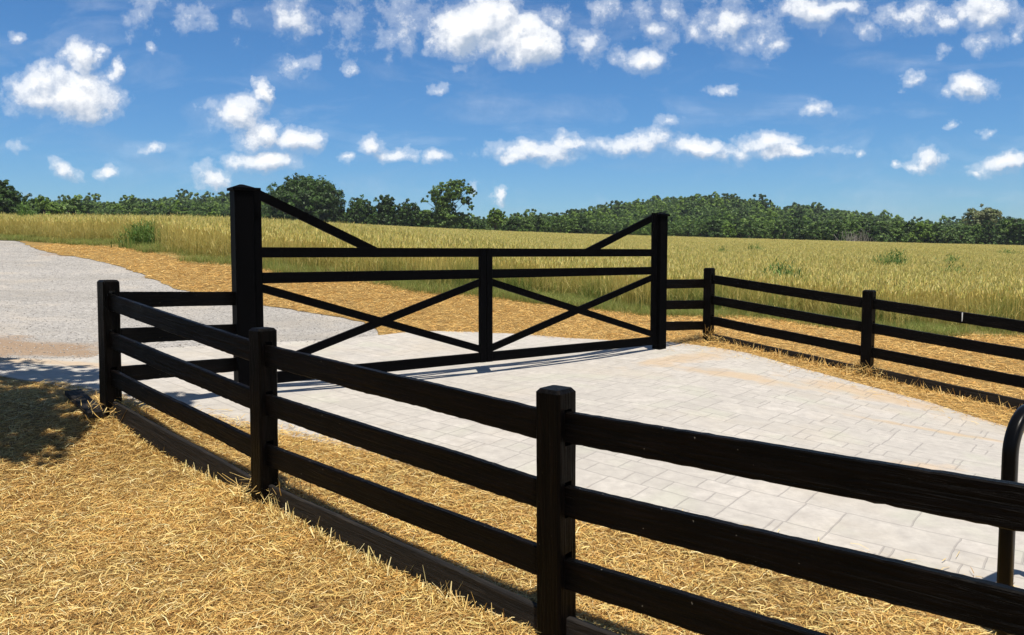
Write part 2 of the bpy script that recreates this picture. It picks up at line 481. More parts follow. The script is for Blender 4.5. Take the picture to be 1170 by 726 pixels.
# stamped concrete
M_pad, nt, b = new_mat('stamped_concrete')
g = nd(nt, 'ShaderNodeNewGeometry')
rot = nd(nt, 'ShaderNodeVectorRotate', rotation_type='Z_AXIS'); rot.inputs['Angle'].default_value = R(39)
nt.links.new(g.outputs['Position'], rot.inputs[0])
nw = nd(nt, 'ShaderNodeTexNoise', i_Scale=5.0, i_Detail=2.0); nt.links.new(g.outputs['Position'], nw.inputs[0])
wv = vmath(nt, 'MULTIPLY', vmath(nt, 'SUBTRACT', nw.outputs['Color'], (.5, .5, .5)).outputs[0], (.03, .03, 0))
pv = vmath(nt, 'ADD', rot.outputs[0], wv.outputs[0])
def brick(w, h, off_):
    q = nd(nt, 'ShaderNodeTexBrick', offset=off_, squash=1.0)
    q.inputs['Scale'].default_value = 1.0; q.inputs['Mortar Size'].default_value = 0.0065; q.inputs['Mortar Smooth'].default_value = 0.4
    q.inputs['Brick Width'].default_value = w; q.inputs['Row Height'].default_value = h
    q.inputs['Color1'].default_value = (0, 0, 0, 1); q.inputs['Color2'].default_value = (1, 1, 1, 1); q.inputs['Mortar'].default_value = (.5, .5, .5, 1)
    nt.links.new(pv.outputs[0], q.inputs['Vector']); return q


br = brick(.70, .46, .42); bA = brick(.35, .23, .5); bB = brick(.42, .46, .5)
big = nd(nt, 'ShaderNodeSeparateColor'); nt.links.new(br.outputs['Color'], big.inputs[0])
selA = math_n(nt, 'GREATER_THAN', big.outputs[0], 0.58); selB = math_n(nt, 'LESS_THAN', big.outputs[0], 0.34)
joint = math_n(nt, 'MAXIMUM', br.outputs['Fac'], math_n(nt, 'MAXIMUM', math_n(nt, 'MULTIPLY', bA.outputs['Fac'], selA), math_n(nt, 'MULTIPLY', bB.outputs['Fac'], selB)))
n1 = nd(nt, 'ShaderNodeTexNoise', i_Scale=0.55, i_Detail=7.0, i_Roughness=0.62); nt.links.new(g.outputs['Position'], n1.inputs[0])
n2 = nd(nt, 'ShaderNodeTexNoise', i_Scale=9.0, i_Detail=8.0, i_Roughness=0.7); nt.links.new(g.outputs['Position'], n2.inputs[0])
n4 = nd(nt, 'ShaderNodeTexNoise', i_Scale=2.6, i_Detail=6.0, i_Roughness=0.65); nt.links.new(g.outputs['Position'], n4.inputs[0])
c = ramp(nt, n4.outputs[0], [(0.3, (0.40, 0.375, 0.345)), (0.55, (0.475, 0.445, 0.405)), (0.75, (0.55, 0.515, 0.47))])
tl = mixc(nt, selA, br.outputs['Color'], bA.outputs['Color']); tl = mixc(nt, selB, tl, bB.outputs['Color'])
c = mixc(nt, 0.28, c, ramp(nt, tl, [(0, (0.35, 0.335, 0.30)), (0.5, (0.47, 0.44, 0.40)), (1, (0.60, 0.555, 0.515))]))
c = mixc(nt, ramp(nt, n2.outputs[0], [(0.35, .75), (0.66, 0)]), c, (0.34, 0.315, 0.29))
c = mixc(nt, ramp(nt, n1.outputs[0], [(0.52, 0), (0.68, .35)]), c, (0.45, 0.38, 0.28))
n5 = nd(nt, 'ShaderNodeTexNoise', i_Scale=1.7, i_Detail=4.0); nt.links.new(rot.outputs[0], n5.inputs[0])
c = mixc(nt, ramp(nt, n5.outputs[0], [(0.54, 0), (0.68, .30)]), c, (0.42, 0.43, 0.34))


def pblob(px, py, rx, ry, ang):
    q = hit(px, py)
    sb = vmath(nt, 'SUBTRACT', g.outputs['Position'], (q.x, q.y, 0))
    rt = nd(nt, 'ShaderNodeVectorRotate', rotation_type='Z_AXIS'); rt.inputs['Angle'].default_value = -ang
    nt.links.new(sb.outputs[0], rt.inputs[0])
    ml = vmath(nt, 'MULTIPLY', rt.outputs[0], (1 / rx, 1 / ry, 0))
    ln = nt.nodes.new('ShaderNodeVectorMath'); ln.operation = 'LENGTH'; nt.links.new(ml.outputs[0], ln.inputs[0])
    return math_n(nt, 'SUBTRACT', 1.0, ln.outputs['Value'])


st = None
for a_ in ((785, 412, 1.5, .35, .6), (1075, 497, 1.0, .12, -.5), (1000, 455, 1.4, .5, -.7), (60, 418, 2.5, .25, 0), (830, 430, 1.5, .3, -.6), (1010, 540, .8, .3, .2)):
    v_ = pblob(*a_); st = v_ if st is None else math_n(nt, 'MAXIMUM', st, v_)
st = math_n(nt, 'ADD', st, math_n(nt, 'MULTIPLY_ADD', n4.outputs[0], 2.4, -1.25))
c = mixc(nt, ramp(nt, st, [(0.0, 0), (0.6, .55)]), c, (0.46, 0.32, 0.18))
c = mixc(nt, math_n(nt, 'MULTIPLY', joint, 0.48), c, (0.24, 0.22, 0.21))
nt.links.new(c, b.inputs['Base Color']); b.inputs['Roughness'].default_value = 0.8; b.inputs['Specular IOR Level'].default_value = 0.3
hgt = math_n(nt, 'MULTIPLY_ADD', joint, -1.0, math_n(nt, 'MULTIPLY', n2.outputs[0], 0.5))
bp = nd(nt, 'ShaderNodeBump', i_Strength=0.6, i_Distance=0.015); nt.links.new(hgt, bp.inputs['Height'])
nt.links.new(bp.outputs[0], b.inputs['Normal'])

# ------------------------------------------------------------------ ground sheets
def axis(lo, hi, core, step, grow):
    a = list(np.arange(-core, core + step, step)); s = step; v = a[-1]
    while v < hi: s *= grow; v += s; a.append(v)
    s = step; v = a[0]
    while v > lo: s *= grow; v -= s; a.insert(0, v)
    return np.array(a)


gx = axis(-2500, 2500, 14, 0.5, 1.07); gy = axis(-400, 4000, 20, 0.5, 1.06)
XX, YY = np.meshgrid(gx, gy)
ZZ = terr(XX, YY)
nx_, ny_ = len(gx), len(gy)
idx = np.arange(nx_ * ny_).reshape(ny_, nx_)
Fq = np.stack([idx[:-1, :-1], idx[:-1, 1:], idx[1:, 1:], idx[1:, :-1]], -1).reshape(-1, 4)
me = np_mesh('ground', np.stack([XX.ravel(), YY.ravel(), ZZ.ravel()], 1), Fq)
o = link('ground', me, None, M_soil, True); tag(o, kind='structure')


def H(*pts): return [(hit(*p).x, hit(*p).y) for p in pts]


fP = [(p.x, p.y) for p in (P1, P2, P3, P4)]
nrm = Vector((-dP.y, dP.x, 0)); nrm = nrm if nrm.y > 0 else -nrm            # towards the pad
near_edge = H((-160, 415), (-60, 420), (0, 432), (60, 443), (105, 455), (160, 468), (210, 477), (266, 489), (330, 502), (415, 519), (500, 545), (590, 574), (665, 601), (760, 620), (860, 637), (1000, 663), (1170, 694))
far_right = H((1170, 497), (1142, 488), (1060, 462), (977, 440), (900, 419), (850, 405), (797, 397), (770, 393.5), (741, 391.5), (662, 389), (600, 384), (545, 381.5), (500, 380.5), (470, 381), (437, 385))
pad_left = H((400, 389), (369, 391), (300, 394), (230, 398), (140, 402), (100, 412), (60, 413), (0, 412), (-60, 408), (-160, 400))
ne, fr = near_edge[-1], far_right[0]
pad_poly = near_edge + [(6.5, 2.2), (11, 0.5), (16, 4.0), (9.8, 5.5)] + far_right + pad_left
pad, PADP = sheet('driveway_apron', pad_poly, 0.035, M_pad, step=0.35, jit=0.012, estep=0.12, skirt=0.10)
tag(pad, kind='structure')
gravel_far = H((437, 385), (425, 375), (416, 368), (380, 362), (340, 356), (300, 349), (262, 342), (207, 331), (172, 318), (145, 307), (125, 301), (100, 296), (70, 292), (45, 286), (24, 277), (0, 273.5))
gx0 = gravel_far[-1]
gravel_poly = gravel_far + [(gx0[0] - 16, gx0[1] + 6), (-50, 40), (-60, 10), (-18, 6.5)] + [(p[0], p[1] - .5) for p in H((-160, 406), (0, 418), (100, 418), (140, 408), (230, 404), (300, 400), (369, 397), (400, 395))]
gravel, GRP = sheet('gravel_road', gravel_poly, 0.012, M_gravel, step=0.5, jit=0.08, estep=0.2)
tag(gravel, kind='structure')
# straw covered shoulder behind the gate, on the right and in the foreground
wheat_line = H((24, 275), (90, 279), (162, 283), (230, 299), (304, 305), (378, 319), (423, 323), (471, 330), (502, 335), (562, 338), (679, 351), (738, 359), (810, 361), (870, 364), (920, 370), (1001, 379), (1170, 385))
far_straw_poly = wheat_line + [(16, 14.5), (22, 8), (14, 3.8)] + [(9.6, 5.9)] + [(p[0] - .05, p[1] - .05) for p in far_right] + [(p[0], p[1] - .05) for p in gravel_far[:-1]]
fs, FSP = sheet('straw_shoulder', far_straw_poly, 0.022, M_strawbed, step=0.5, jit=0.10, estep=0.2, rough=0.01)
tag(fs, kind='structure')
fg_poly = [(p[0] + .03, p[1] + .12) for p in near_edge] + [(6.5, 2.3), (9, 0.9), (9, -4), (-14, -4), (-14, 6.3)]
fg, FGP = sheet('straw_bank', fg_poly, 0.018, M_strawbed, step=0.3, jit=0.03, estep=0.15, rough=0.012)
tag(fg, kind='structure')
verge_poly = [(p[0], p[1] - .5) for p in wheat_line[:5]] + [(p[0], p[1] - .15) for p in wheat_line[5:]] + [(18, 16.5)] + [(p[0], p[1] + 1.4) for p in reversed(wheat_line)] + [(-30, 32), (-30, 28)]
vg, VGP = sheet('field_verge', verge_poly, 0.03, M_verge, step=0.5, jit=0.15, estep=0.25)
tag(vg, kind='structure')


# ------------------------------------------------------------------ straw strands
def palette(k, cols, jit=0.08):
    cols = np.array(cols); i = rng.integers(0, len(cols), k); j = rng.integers(0, len(cols), k); t = rng.random(k)[:, None]
    c = cols[i] * t + cols[j] * (1 - t)
    return np.clip(c * (1 + rng.normal(0, jit, (k, 1))), 0.005, 0.95)


STRAW = [(0.38, 0.22, 0.07), (0.74, 0.53, 0.19), (0.60, 0.39, 0.12), (0.82, 0.64, 0.29), (0.50, 0.30, 0.09), (0.68, 0.44, 0.14), (0.78, 0.57, 0.22)]


def strands(x, y, L, W, off, cols, lift=0.25, tilt=None):
    k = len(x)
    a = rng.uniform(0, 2 * np.pi, k)
    up = np.abs(rng.normal(0, lift, k)) if tilt is None else tilt
    d = np.stack([np.cos(a) * np.cos(up), np.sin(a) * np.cos(up), np.sin(up)], 1)
    s = np.stack([-np.sin(a), np.cos(a), rng.normal(0, .35, k)], 1)
    p0 = np.stack([x, y, terr(x, y) + off + rng.uniform(0, 0.018, k)], 1)
    p0[:, 2] += 0
    bend = rng.normal(0, 0.08, (k, 1)) * s + np.array([0, 0, 1]) * rng.uniform(-.05, .16, (k, 1))
    L = L[:, None]; W = W[:, None]
    m = p0 + d * L * .5 + bend * L * .5
    e = p0 + d * L + bend * L * .1
    e[:, 2] -= rng.uniform(0, .25, k) * L[:, 0] * (up < .4)
    V = np.stack([p0 - s * W / 2, p0 + s * W / 2, m - s * W / 2, m + s * W / 2, e - s * W / 4, e + s * W / 4], 1).reshape(-1, 3)
    b = (np.arange(k) * 6)[:, None]
    Fs = np.concatenate([b + np.array([0, 1, 3, 2]), b + np.array([2, 3, 5, 4])], 0)
    return V, Fs, np.repeat(cols, 6, 0)


def merge(parts):
    Vs, Fs, Cs, o = [], [], [], 0
    for V, Fq, Cq in parts:
        Vs.append(V); Fs.append(Fq + o); Cs.append(Cq); o += len(V)
    return np.concatenate(Vs), np.concatenate(Fs), np.concatenate(Cs)


M_straw = attr_mat('straw_strand', 0.55, 0.25, 0.35)


def scat(poly, count, box):
    x = rng.uniform(box[0], box[1], count); y = rng.uniform(box[2], box[3], count)
    m = inside(poly, x, y)
    return x[m], y[m]


def in_view(x, y, mL=1.18, mR=1.18):
    return (np.abs(x) < 0.6923 * mR * y + 0.8)


parts = []
# density patches so that it lies thick and thin
def thick(x, y):
    v = np.array([mnoise.noise(Vector((a * 1.1, b * 1.1, 5))) + .5 * mnoise.noise(Vector((a * 3.1, b * 3.1, 8))) for a, b in zip(x, y)])
    return v


x, y = scat(FGP, 680000, (-8, 6, 1.5, 8.2)); m = in_view(x, y); x, y = x[m], y[m]
v = thick(x, y); m = rng.random(len(x)) < np.clip(.85 + v * .6, .5, 1); x, y, v = x[m], y[m], v[m]
cc = palette(len(x), STRAW, .22) * (1 + .25 * v[:, None])
dk = rng.random(len(x)) < .20; cc[dk] *= np.array([.48, .38, .30])
cc = cc * np.array([1.0, .955, .90])
parts.append(strands(x, y, rng.uniform(.025, .12, len(x)), rng.uniform(.002, .0045, len(x)), .02, np.clip(cc, .01, .9), .16))
x, y = scat(FGP, 60000, (-8, 6, 1.5, 8.2)); m = in_view(x, y); x, y = x[m], y[m]
cc = palette(len(x), [(.86, .68, .30), (.80, .57, .20), (.88, .74, .42), (.74, .56, .20), (.66, .55, .22)], .12)
parts.append(strands(x, y, rng.uniform(.04, .13, len(x)), rng.uniform(.0025, .005, len(x)), .030, np.clip(cc, .01, .93), .14))
print('straw near', len(x))
x, y = scat(FSP, 640000, (-16, 17, 4, 27)); m = in_view(x, y); x, y = x[m], y[m]
d_ = np.hypot(x, y); m = rng.random(len(x)) < np.clip(1.25 - d_ / 26, .3, 1); x, y = x[m], y[m]
print('straw far', len(x))
d_ = np.hypot(x, y)
fc = palette(len(x), STRAW, .12) * np.array([1.1, 1.02, .95])
parts.append(strands(x, y, rng.uniform(.05, .16, len(x)), np.clip(d_ * .0005, .003, .009) * rng.uniform(.6, 1.3, len(x)), .026, fc, .16))
# loose bits on the edge of the concrete
for P_, w_ in ((near_edge[4:], .16), (far_right[:9], .28)):
    x, y = [], []
    for a, b_ in zip(P_[:-1], P_[1:]):
        L = math.hypot(b_[0] - a[0], b_[1] - a[1]); k = int(L * 130)
        t = rng.random(k); x += list(a[0] + (b_[0] - a[0]) * t + rng.normal(0, w_, k)); y += list(a[1] + (b_[1] - a[1]) * t + rng.normal(0, w_, k))
    x, y = np.array(x), np.array(y)
    parts.append(strands(x, y, rng.uniform(.04, .18, len(x)), rng.uniform(.003, .006, len(x)), .042, palette(len(x), STRAW), .15))


def tuft_line(a, b, k, side, hmin, hmax, w=0.006, spread=.06, cols=STRAW):
    t = rng.random(k); n_ = Vector((b.y - a.y, a.x - b.x, 0)).normalized() * side
    x = a.x + (b.x - a.x) * t + n_.x * (.03 + np.abs(rng.normal(0, spread, k))); y = a.y + (b.y - a.y) * t + n_.y * (.03 + np.abs(rng.normal(0, spread, k)))
    return strands(x, y, rng.uniform(hmin, hmax, k), rng.uniform(.6, 1.3, k) * w, .0, palette(k, cols), tilt=rng.uniform(.25, 1.35, k))


side = 1 if Vector((dP.y, -dP.x, 0)).y < 0 else -1
parts.append(tuft_line(P1, P2, 260, side, .04, .12))
parts.append(tuft_line(P1.lerp(P2, .55), P2, 90, side, .05, .15, .008, .05, [(.80, .66, .32), (.66, .55, .22), (.86, .74, .40)]))
parts.append(tuft_line(P2, P2.lerp(P3, .75), 230, side, .05, .17, .008, .06, [(.80, .66, .32), (.66, .55, .22), (.86, .74, .40)]))
parts.append(tuft_line(P2, P3, 350, side, .04, .12))
for q, k in ((Q1, 260), (Q2, 200), (P1, 110), (P2, 90)):
    r_ = np.abs(rng.normal(0, .2, k)) + .06; a_ = rng.uniform(0, 6.28, k)
    parts.append(strands(q.x + r_ * np.cos(a_), q.y + r_ * np.sin(a_), rng.uniform(.1, .26, k), rng.uniform(.004, .008, k), .03 + np.clip(.12 - r_ * .35, 0, .1), palette(k, STRAW), .5))
parts.append(tuft_line(Q1, Q2, 300, side, .06, .2, .008, .12))
parts.append(tuft_line(Q2, Q3, 300, side, .06, .2, .008, .12))
V, Fs, Cs = merge(parts)
straw = link('straw_mulch', np_mesh('straw_mulch', V, Fs, Cs), None, M_straw)
tag(straw, 'golden straw mulch strewn over the bare ground around the driveway', 'straw', kind='stuff')

# gravel stones lying loose
x, y = scat(GRP, 60000, (-22, -1.2, 7.5, 27)); m = in_view(x, y); x, y = x[m], y[m]
m = ~inside(PADP, x, y) & (rng.random(len(x)) < np.clip(12 / np.hypot(x, y), .2, 1)); x, y = x[m], y[m]
xe, ye = [], []
for a, b_ in zip(pad_left[:-1], pad_left[1:]):
    L = math.hypot(b_[0] - a[0], b_[1] - a[1]); k = int(L * 60); t = rng.random(k)
    xe += list(a[0] + (b_[0] - a[0]) * t); ye += list(a[1] + (b_[1] - a[1]) * t + rng.normal(0, .12, k))
offz = np.concatenate([np.zeros(len(x)), np.full(len(xe), .022)])
x = np.concatenate([x, xe]); y = np.concatenate([y, ye]); k = len(x)
oc = np.array([[1, 0, 0], [0, 1, 0], [-1, 0, 0], [0, -1, 0], [0, 0, 1], [0, 0, -1]], float)
of = np.array([[0, 1, 4], [1, 2, 4], [2, 3, 4], [3, 0, 4], [1, 0, 5], [2, 1, 5], [3, 2, 5], [0, 3, 5]])
r = rng.uniform(.005, .015, k)
V = (oc[None] * r[:, None, None] * rng.uniform(.6, 1.2, (k, 6, 1)))
V[:, :, 2] *= .7
V += np.stack([x, y, terr(x, y) + .016 + offz], 1)[:, None]
Fs = (of[None] + (np.arange(k) * 6)[:, None, None]).reshape(-1, 3)
sc = palette(k, [(.26, .25, .24), (.42, .41, .39), (.56, .54, .52), (.34, .30, .26)], .1)
stones = link('loose_gravel', np_mesh('loose_gravel', V.reshape(-1, 3), Fs, np.repeat(sc, 6, 0), 3), None, attr_mat('stone', .9, 0, .2))
tag(stones, 'pale grey loose stones lying over the gravel road', 'gravel', kind='stuff')


# ------------------------------------------------------------------ wheat, grass: clump templates + geometry nodes
def blade_arr(x, y, z0, h, lean, az, w, cbot, ctop, segs=3, taper=True):
    """curved ribbons, (k,) arrays; returns V,F,C"""
    k = len(x); Vs = []; Cc = []
    fa = rng.uniform(0, np.pi, k)
    sx, sy = np.cos(fa), np.sin(fa)
    for i in range(segs + 1):
        t = i / segs
        px_ = x + np.cos(az) * lean * h * t * t; py_ = y + np.sin(az) * lean * h * t * t
        pz = z0 + h * (t - .25 * np.minimum(lean, 1.5) * t * t)
        ww = w * ((1 - t * .9) if taper else 1) / 2
        Vs += [np.stack([px_ - sx * ww, py_ - sy * ww, pz], 1), np.stack([px_ + sx * ww, py_ + sy * ww, pz], 1)]
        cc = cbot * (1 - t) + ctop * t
        Cc += [cc, cc]
    V = np.stack(Vs, 1).reshape(-1, 3); Cq = np.stack(Cc, 1).reshape(-1, 3)
    b = (np.arange(k) * (segs + 1) * 2)[:, None]
    Fs = np.concatenate([b + np.array([2 * i, 2 * i + 1, 2 * i + 3, 2 * i + 2]) for i in range(segs)], 0)
    return V, Fs, Cq


def wheat_patch(k=170, size=1.15):
    x = rng.uniform(-size / 2, size / 2, k); y = rng.uniform(-size / 2, size / 2, k)
    h = rng.normal(.80, .06, k); az = rng.uniform(0, 6.28, k); lean = np.abs(rng.normal(.08, .07, k))
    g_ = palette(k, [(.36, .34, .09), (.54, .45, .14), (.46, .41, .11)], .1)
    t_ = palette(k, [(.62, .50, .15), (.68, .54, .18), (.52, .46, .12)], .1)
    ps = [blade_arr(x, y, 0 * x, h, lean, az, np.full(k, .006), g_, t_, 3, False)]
    tx = x + np.cos(az) * lean * h; ty = y + np.sin(az) * lean * h; tzz = h * (1 - .25 * np.minimum(lean, 1.5))
    hc = palette(k, [(.88, .70, .27), (.80, .65, .21), (.90, .78, .36), (.60, .56, .16), (.44, .46, .12)], .1)
    for q in range(2):
        ps.append(blade_arr(tx, ty, tzz, rng.uniform(.08, .13, k), lean * 3 + .15, az, np.full(k, .019), hc, hc * 1.08, 2, True))
    lx = np.tile(x, 2); ly = np.tile(y, 2); kk = 2 * k
    ps.append(blade_arr(lx, ly, rng.uniform(.1, .5, kk), rng.uniform(.18, .34, kk), rng.uniform(.4, 1.6, kk), rng.uniform(0, 6.28, kk), np.full(kk, .010),
                        palette(kk, [(.24, .28, .07), (.44, .40, .12), (.54, .43, .16)], .1), palette(kk, [(.44, .40, .12), (.58, .46, .18)], .1), 2))
    V, Fs, Cs = merge(ps)
    return np_mesh('wheat_patch', V, Fs, np.clip(Cs, .01, .9))


def grass_patch(k=260, size=.8, h0=.18, cols=((.07, .12, .02), (.12, .17, .03), (.22, .21, .06)), w=.007):
    x = rng.uniform(-size / 2, size / 2, k); y = rng.uniform(-size / 2, size / 2, k)
    h = h0 * rng.uniform(.5, 1.3, k)
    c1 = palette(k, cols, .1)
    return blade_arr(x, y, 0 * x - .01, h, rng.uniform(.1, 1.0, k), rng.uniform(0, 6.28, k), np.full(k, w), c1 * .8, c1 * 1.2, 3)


M_veg = attr_mat('plant_blade', .6, .35, .3)


def instancer(name, pts, scl, rot, templates, mat, label, cat):
    """one object: the points, and a geometry-node modifier that sets a clump on each"""
    me = bpy.data.meshes.new(name); me.vertices.add(len(pts)); me.vertices.foreach_set('co', np.asarray(pts, np.float32).ravel())
    a = me.attributes.new('scl', 'FLOAT_VECTOR', 'POINT'); a.data.foreach_set('vector', np.asarray(scl, np.float32).ravel())
    a = me.attributes.new('rot', 'FLOAT_VECTOR', 'POINT'); a.data.foreach_set('vector', np.asarray(rot, np.float32).ravel())
    a = me.attributes.new('idx', 'INT', 'POINT'); a.data.foreach_set('value', rng.integers(0, len(templates), len(pts)).astype(np.int32))
    o = link(name, me); tag(o, label, cat, kind='stuff')
    ng = bpy.data.node_groups.new(name + '_nodes', 'GeometryNodeTree')
    ng.interface.new_socket('Geometry', in_out='INPUT', socket_type='NodeSocketGeometry')
    ng.interface.new_socket('Geometry', in_out='OUTPUT', socket_type='NodeSocketGeometry')
    gin = ng.nodes.new('NodeGroupInput'); gout = ng.nodes.new('NodeGroupOutput')
    join = ng.nodes.new('GeometryNodeJoinGeometry')
    for tm in reversed(templates):
        if not tm.materials: tm.materials.append(mat)
        to = bpy.data.objects.new(name + '_clump', tm)
        oi = ng.nodes.new('GeometryNodeObjectInfo'); oi.inputs['Object'].default_value = to
        oi.inputs['As Instance'].default_value = True
        ng.links.new(oi.outputs['Geometry'], join.inputs[0])
    iop = ng.nodes.new('GeometryNodeInstanceOnPoints')
    iop.inputs['Pick Instance'].default_value = True
    m2p = ng.nodes.new('GeometryNodeMeshToPoints')
    ng.links.new(gin.outputs[0], m2p.inputs[0]); ng.links.new(m2p.outputs[0], iop.inputs['Points'])
    ng.links.new(join.outputs[0], iop.inputs['Instance'])
    for nm, sock, dt in (('scl', 'Scale', 'FLOAT_VECTOR'), ('rot', 'Rotation', 'FLOAT_VECTOR'), ('idx', 'Instance Index', 'INT')):
        na = ng.nodes.new('GeometryNodeInputNamedAttribute'); na.data_type = dt; na.inputs[0].default_value = nm
        ng.links.new(na.outputs[0], iop.inputs[sock])
    ng.links.new(iop.outputs[0], gout.inputs[0])
    md = o.modifiers.new('clumps', 'NODES'); md.node_group = ng
    return o


WL = np.array([(p[0], p[1]) for p in wheat_line])
WL = np.concatenate([[(-60, WL[0][1] + 2)], [(WL[0][0] - 6, WL[0][1] + .5)], WL, [(60, WL[-1][1] - 1)]])


def edge_y(x): return np.interp(x, WL[:, 0], WL[:, 1])


P = []
yv = 14.5
while yv < 154:
    st = 0.72 + max(0, yv - 30) * .011
    xw = .6923 * 1.15 * yv + 4
    xs_ = np.arange(-xw, xw, st); xs_ = xs_ + rng.uniform(-.3, .3, len(xs_)) * st
    ys_ = yv + rng.uniform(-.3, .3, len(xs_)) * st
    m = ys_ > edge_y(xs_) + .30 + .25 * np.sin(xs_ * 2.1)
    P.append(np.stack([xs_[m], ys_[m]], 1)); yv += st
P = np.concatenate(P); print('wheat clumps', len(P))
pz = terr(P[:, 0], P[:, 1])
hv = np.array([mnoise.noise(Vector((a * .12, b * .12, 1))) + .5 * mnoise.noise(Vector((a * .5, b * .5, 4))) for a, b in P])
sz = 1 + .10 * hv; sxy = 1 + np.clip(P[:, 1] - 30, 0, 200) * .008
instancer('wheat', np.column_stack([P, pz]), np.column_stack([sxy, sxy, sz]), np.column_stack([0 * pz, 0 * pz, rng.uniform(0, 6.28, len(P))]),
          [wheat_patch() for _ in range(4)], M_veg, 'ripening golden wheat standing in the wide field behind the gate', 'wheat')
# low grass verge and ranker green growth at the field's edge
P = np.column_stack([rng.uniform(-24, 16, 5200), np.zeros(5200)])
P[:, 1] = edge_y(P[:, 0]) + rng.uniform(-.35, .9, 5200)
P = P[rng.random(len(P)) < np.clip(.30 + np.where(P[:, 0] > -3, .12, 0) + 1.1 * np.array([mnoise.noise(Vector((a * .45, b * .45, 7))) for a, b in P]), .05, .9)]
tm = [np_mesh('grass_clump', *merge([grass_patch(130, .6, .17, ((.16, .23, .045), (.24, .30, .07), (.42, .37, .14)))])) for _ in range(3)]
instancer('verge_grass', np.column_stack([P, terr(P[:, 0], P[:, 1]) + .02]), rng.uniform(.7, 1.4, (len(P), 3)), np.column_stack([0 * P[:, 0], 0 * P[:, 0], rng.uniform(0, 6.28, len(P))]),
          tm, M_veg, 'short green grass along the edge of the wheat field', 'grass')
P = np.column_stack([rng.uniform(-17, 14, 1500), np.zeros(1500)])
P[:, 1] = edge_y(P[:, 0]) + rng.uniform(.35, 1.3, 1500)
v = np.array([mnoise.noise(Vector((a * .5, b * .5, 2))) for a, b in P])
P = P[rng.random(len(P)) < np.clip(np.where(P[:, 0] > -3.5, .12, -.05) + v * .7, 0, 1)]
tm = [np_mesh('tall_grass_clump', *merge([grass_patch(60, .5, .72, ((.13, .20, .04), (.19, .28, .06), (.28, .32, .09)), .012)])) for _ in range(3)]
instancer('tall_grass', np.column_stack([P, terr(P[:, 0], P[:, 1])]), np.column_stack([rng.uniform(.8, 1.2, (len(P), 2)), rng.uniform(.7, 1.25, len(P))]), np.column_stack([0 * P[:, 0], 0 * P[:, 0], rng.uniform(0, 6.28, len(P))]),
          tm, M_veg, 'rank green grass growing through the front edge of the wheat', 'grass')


# ------------------------------------------------------------------ weeds standing in the field
def weed(px, py, Y, width, h, label, nb=130):
    q = at(px, py, Y); zg = tz(q.x, Y)
    k = nb
    x = rng.normal(0, width / 3.2, k); y = rng.normal(0, width / 4, k)
    c1 = palette(k, [(.08, .16, .035), (.13, .23, .045), (.18, .27, .07)], .1)
    hh = h * rng.uniform(.65, 1.15, k) * np.exp(-(x / width) ** 2 * 1.5)
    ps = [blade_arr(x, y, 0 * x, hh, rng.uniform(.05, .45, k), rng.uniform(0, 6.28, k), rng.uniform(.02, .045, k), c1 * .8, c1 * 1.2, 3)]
    kk = k * 3
    lx = np.repeat(x, 3); ly = np.repeat(y, 3)
    ps.append(blade_arr(lx, ly, np.repeat(hh, 3) * rng.uniform(.4, .95, kk), rng.uniform(.10, .22, kk), rng.uniform(.3, 1.4, kk), rng.uniform(0, 6.28, kk), rng.uniform(.02, .05, kk), np.repeat(c1, 3, 0), np.repeat(c1, 3, 0) * 1.25, 2))
    V, Fs, Cs = merge(ps)
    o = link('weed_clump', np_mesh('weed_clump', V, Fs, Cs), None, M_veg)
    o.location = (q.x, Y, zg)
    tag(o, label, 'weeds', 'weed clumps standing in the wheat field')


weed(1020, 303, 27, 1.3, 1.35, 'large dark green weed clump in the wheat, above the right fence near its middle post', 260)
weed(1085, 297, 32, .8, 1.2, 'small green weed tuft in the wheat just right of the large dark clump')
weed(862, 287, 42, 1.3, 1.25, 'green weed clump in the wheat to the right of the right gate post')
weed(825, 290, 36, .6, 1.15, 'tiny thin weed tuft in the wheat beside the right gate post')
weed(1090, 322, 23, 1.0, 1.05, 'low sparse weed patch in the wheat below the small green tuft, above the right fence')
weed(168, 272, 24.4, 1.1, .88, 'bright green weed clump at the wheat edge beside the gravel bend, left of the gate', 220)
weed(545, 270, 90, 4.0, 1.4, 'faint green weed clump far out in the wheat above the gate centre')
weed(893, 319, 18.2, 1.1, 1.15, 'leafy green weed clump in the wheat directly behind the first panel of the right fence', 180)
weed(32, 250, 31, .7, 1.5, 'single leafy weed poking above the wheat at the far left')
weed(1152, 287, 60, 2.2, 1.3, 'distant green weed clump in the wheat at the far right of the field')


# ------------------------------------------------------------------ trees
M_leaf = attr_mat('leaf', .55, .30, .35)
M_bark, nt, b = new_mat('bark')
n1 = nd(nt, 'ShaderNodeTexNoise', i_Scale=6.0, i_Detail=6.0)
nt.links.new(ramp(nt, n1.outputs[0], [(.3, (.05, .04, .03)), (.7, (.16, .13, .10))]), b.inputs['Base Color']); b.inputs['Roughness'].default_value = .9


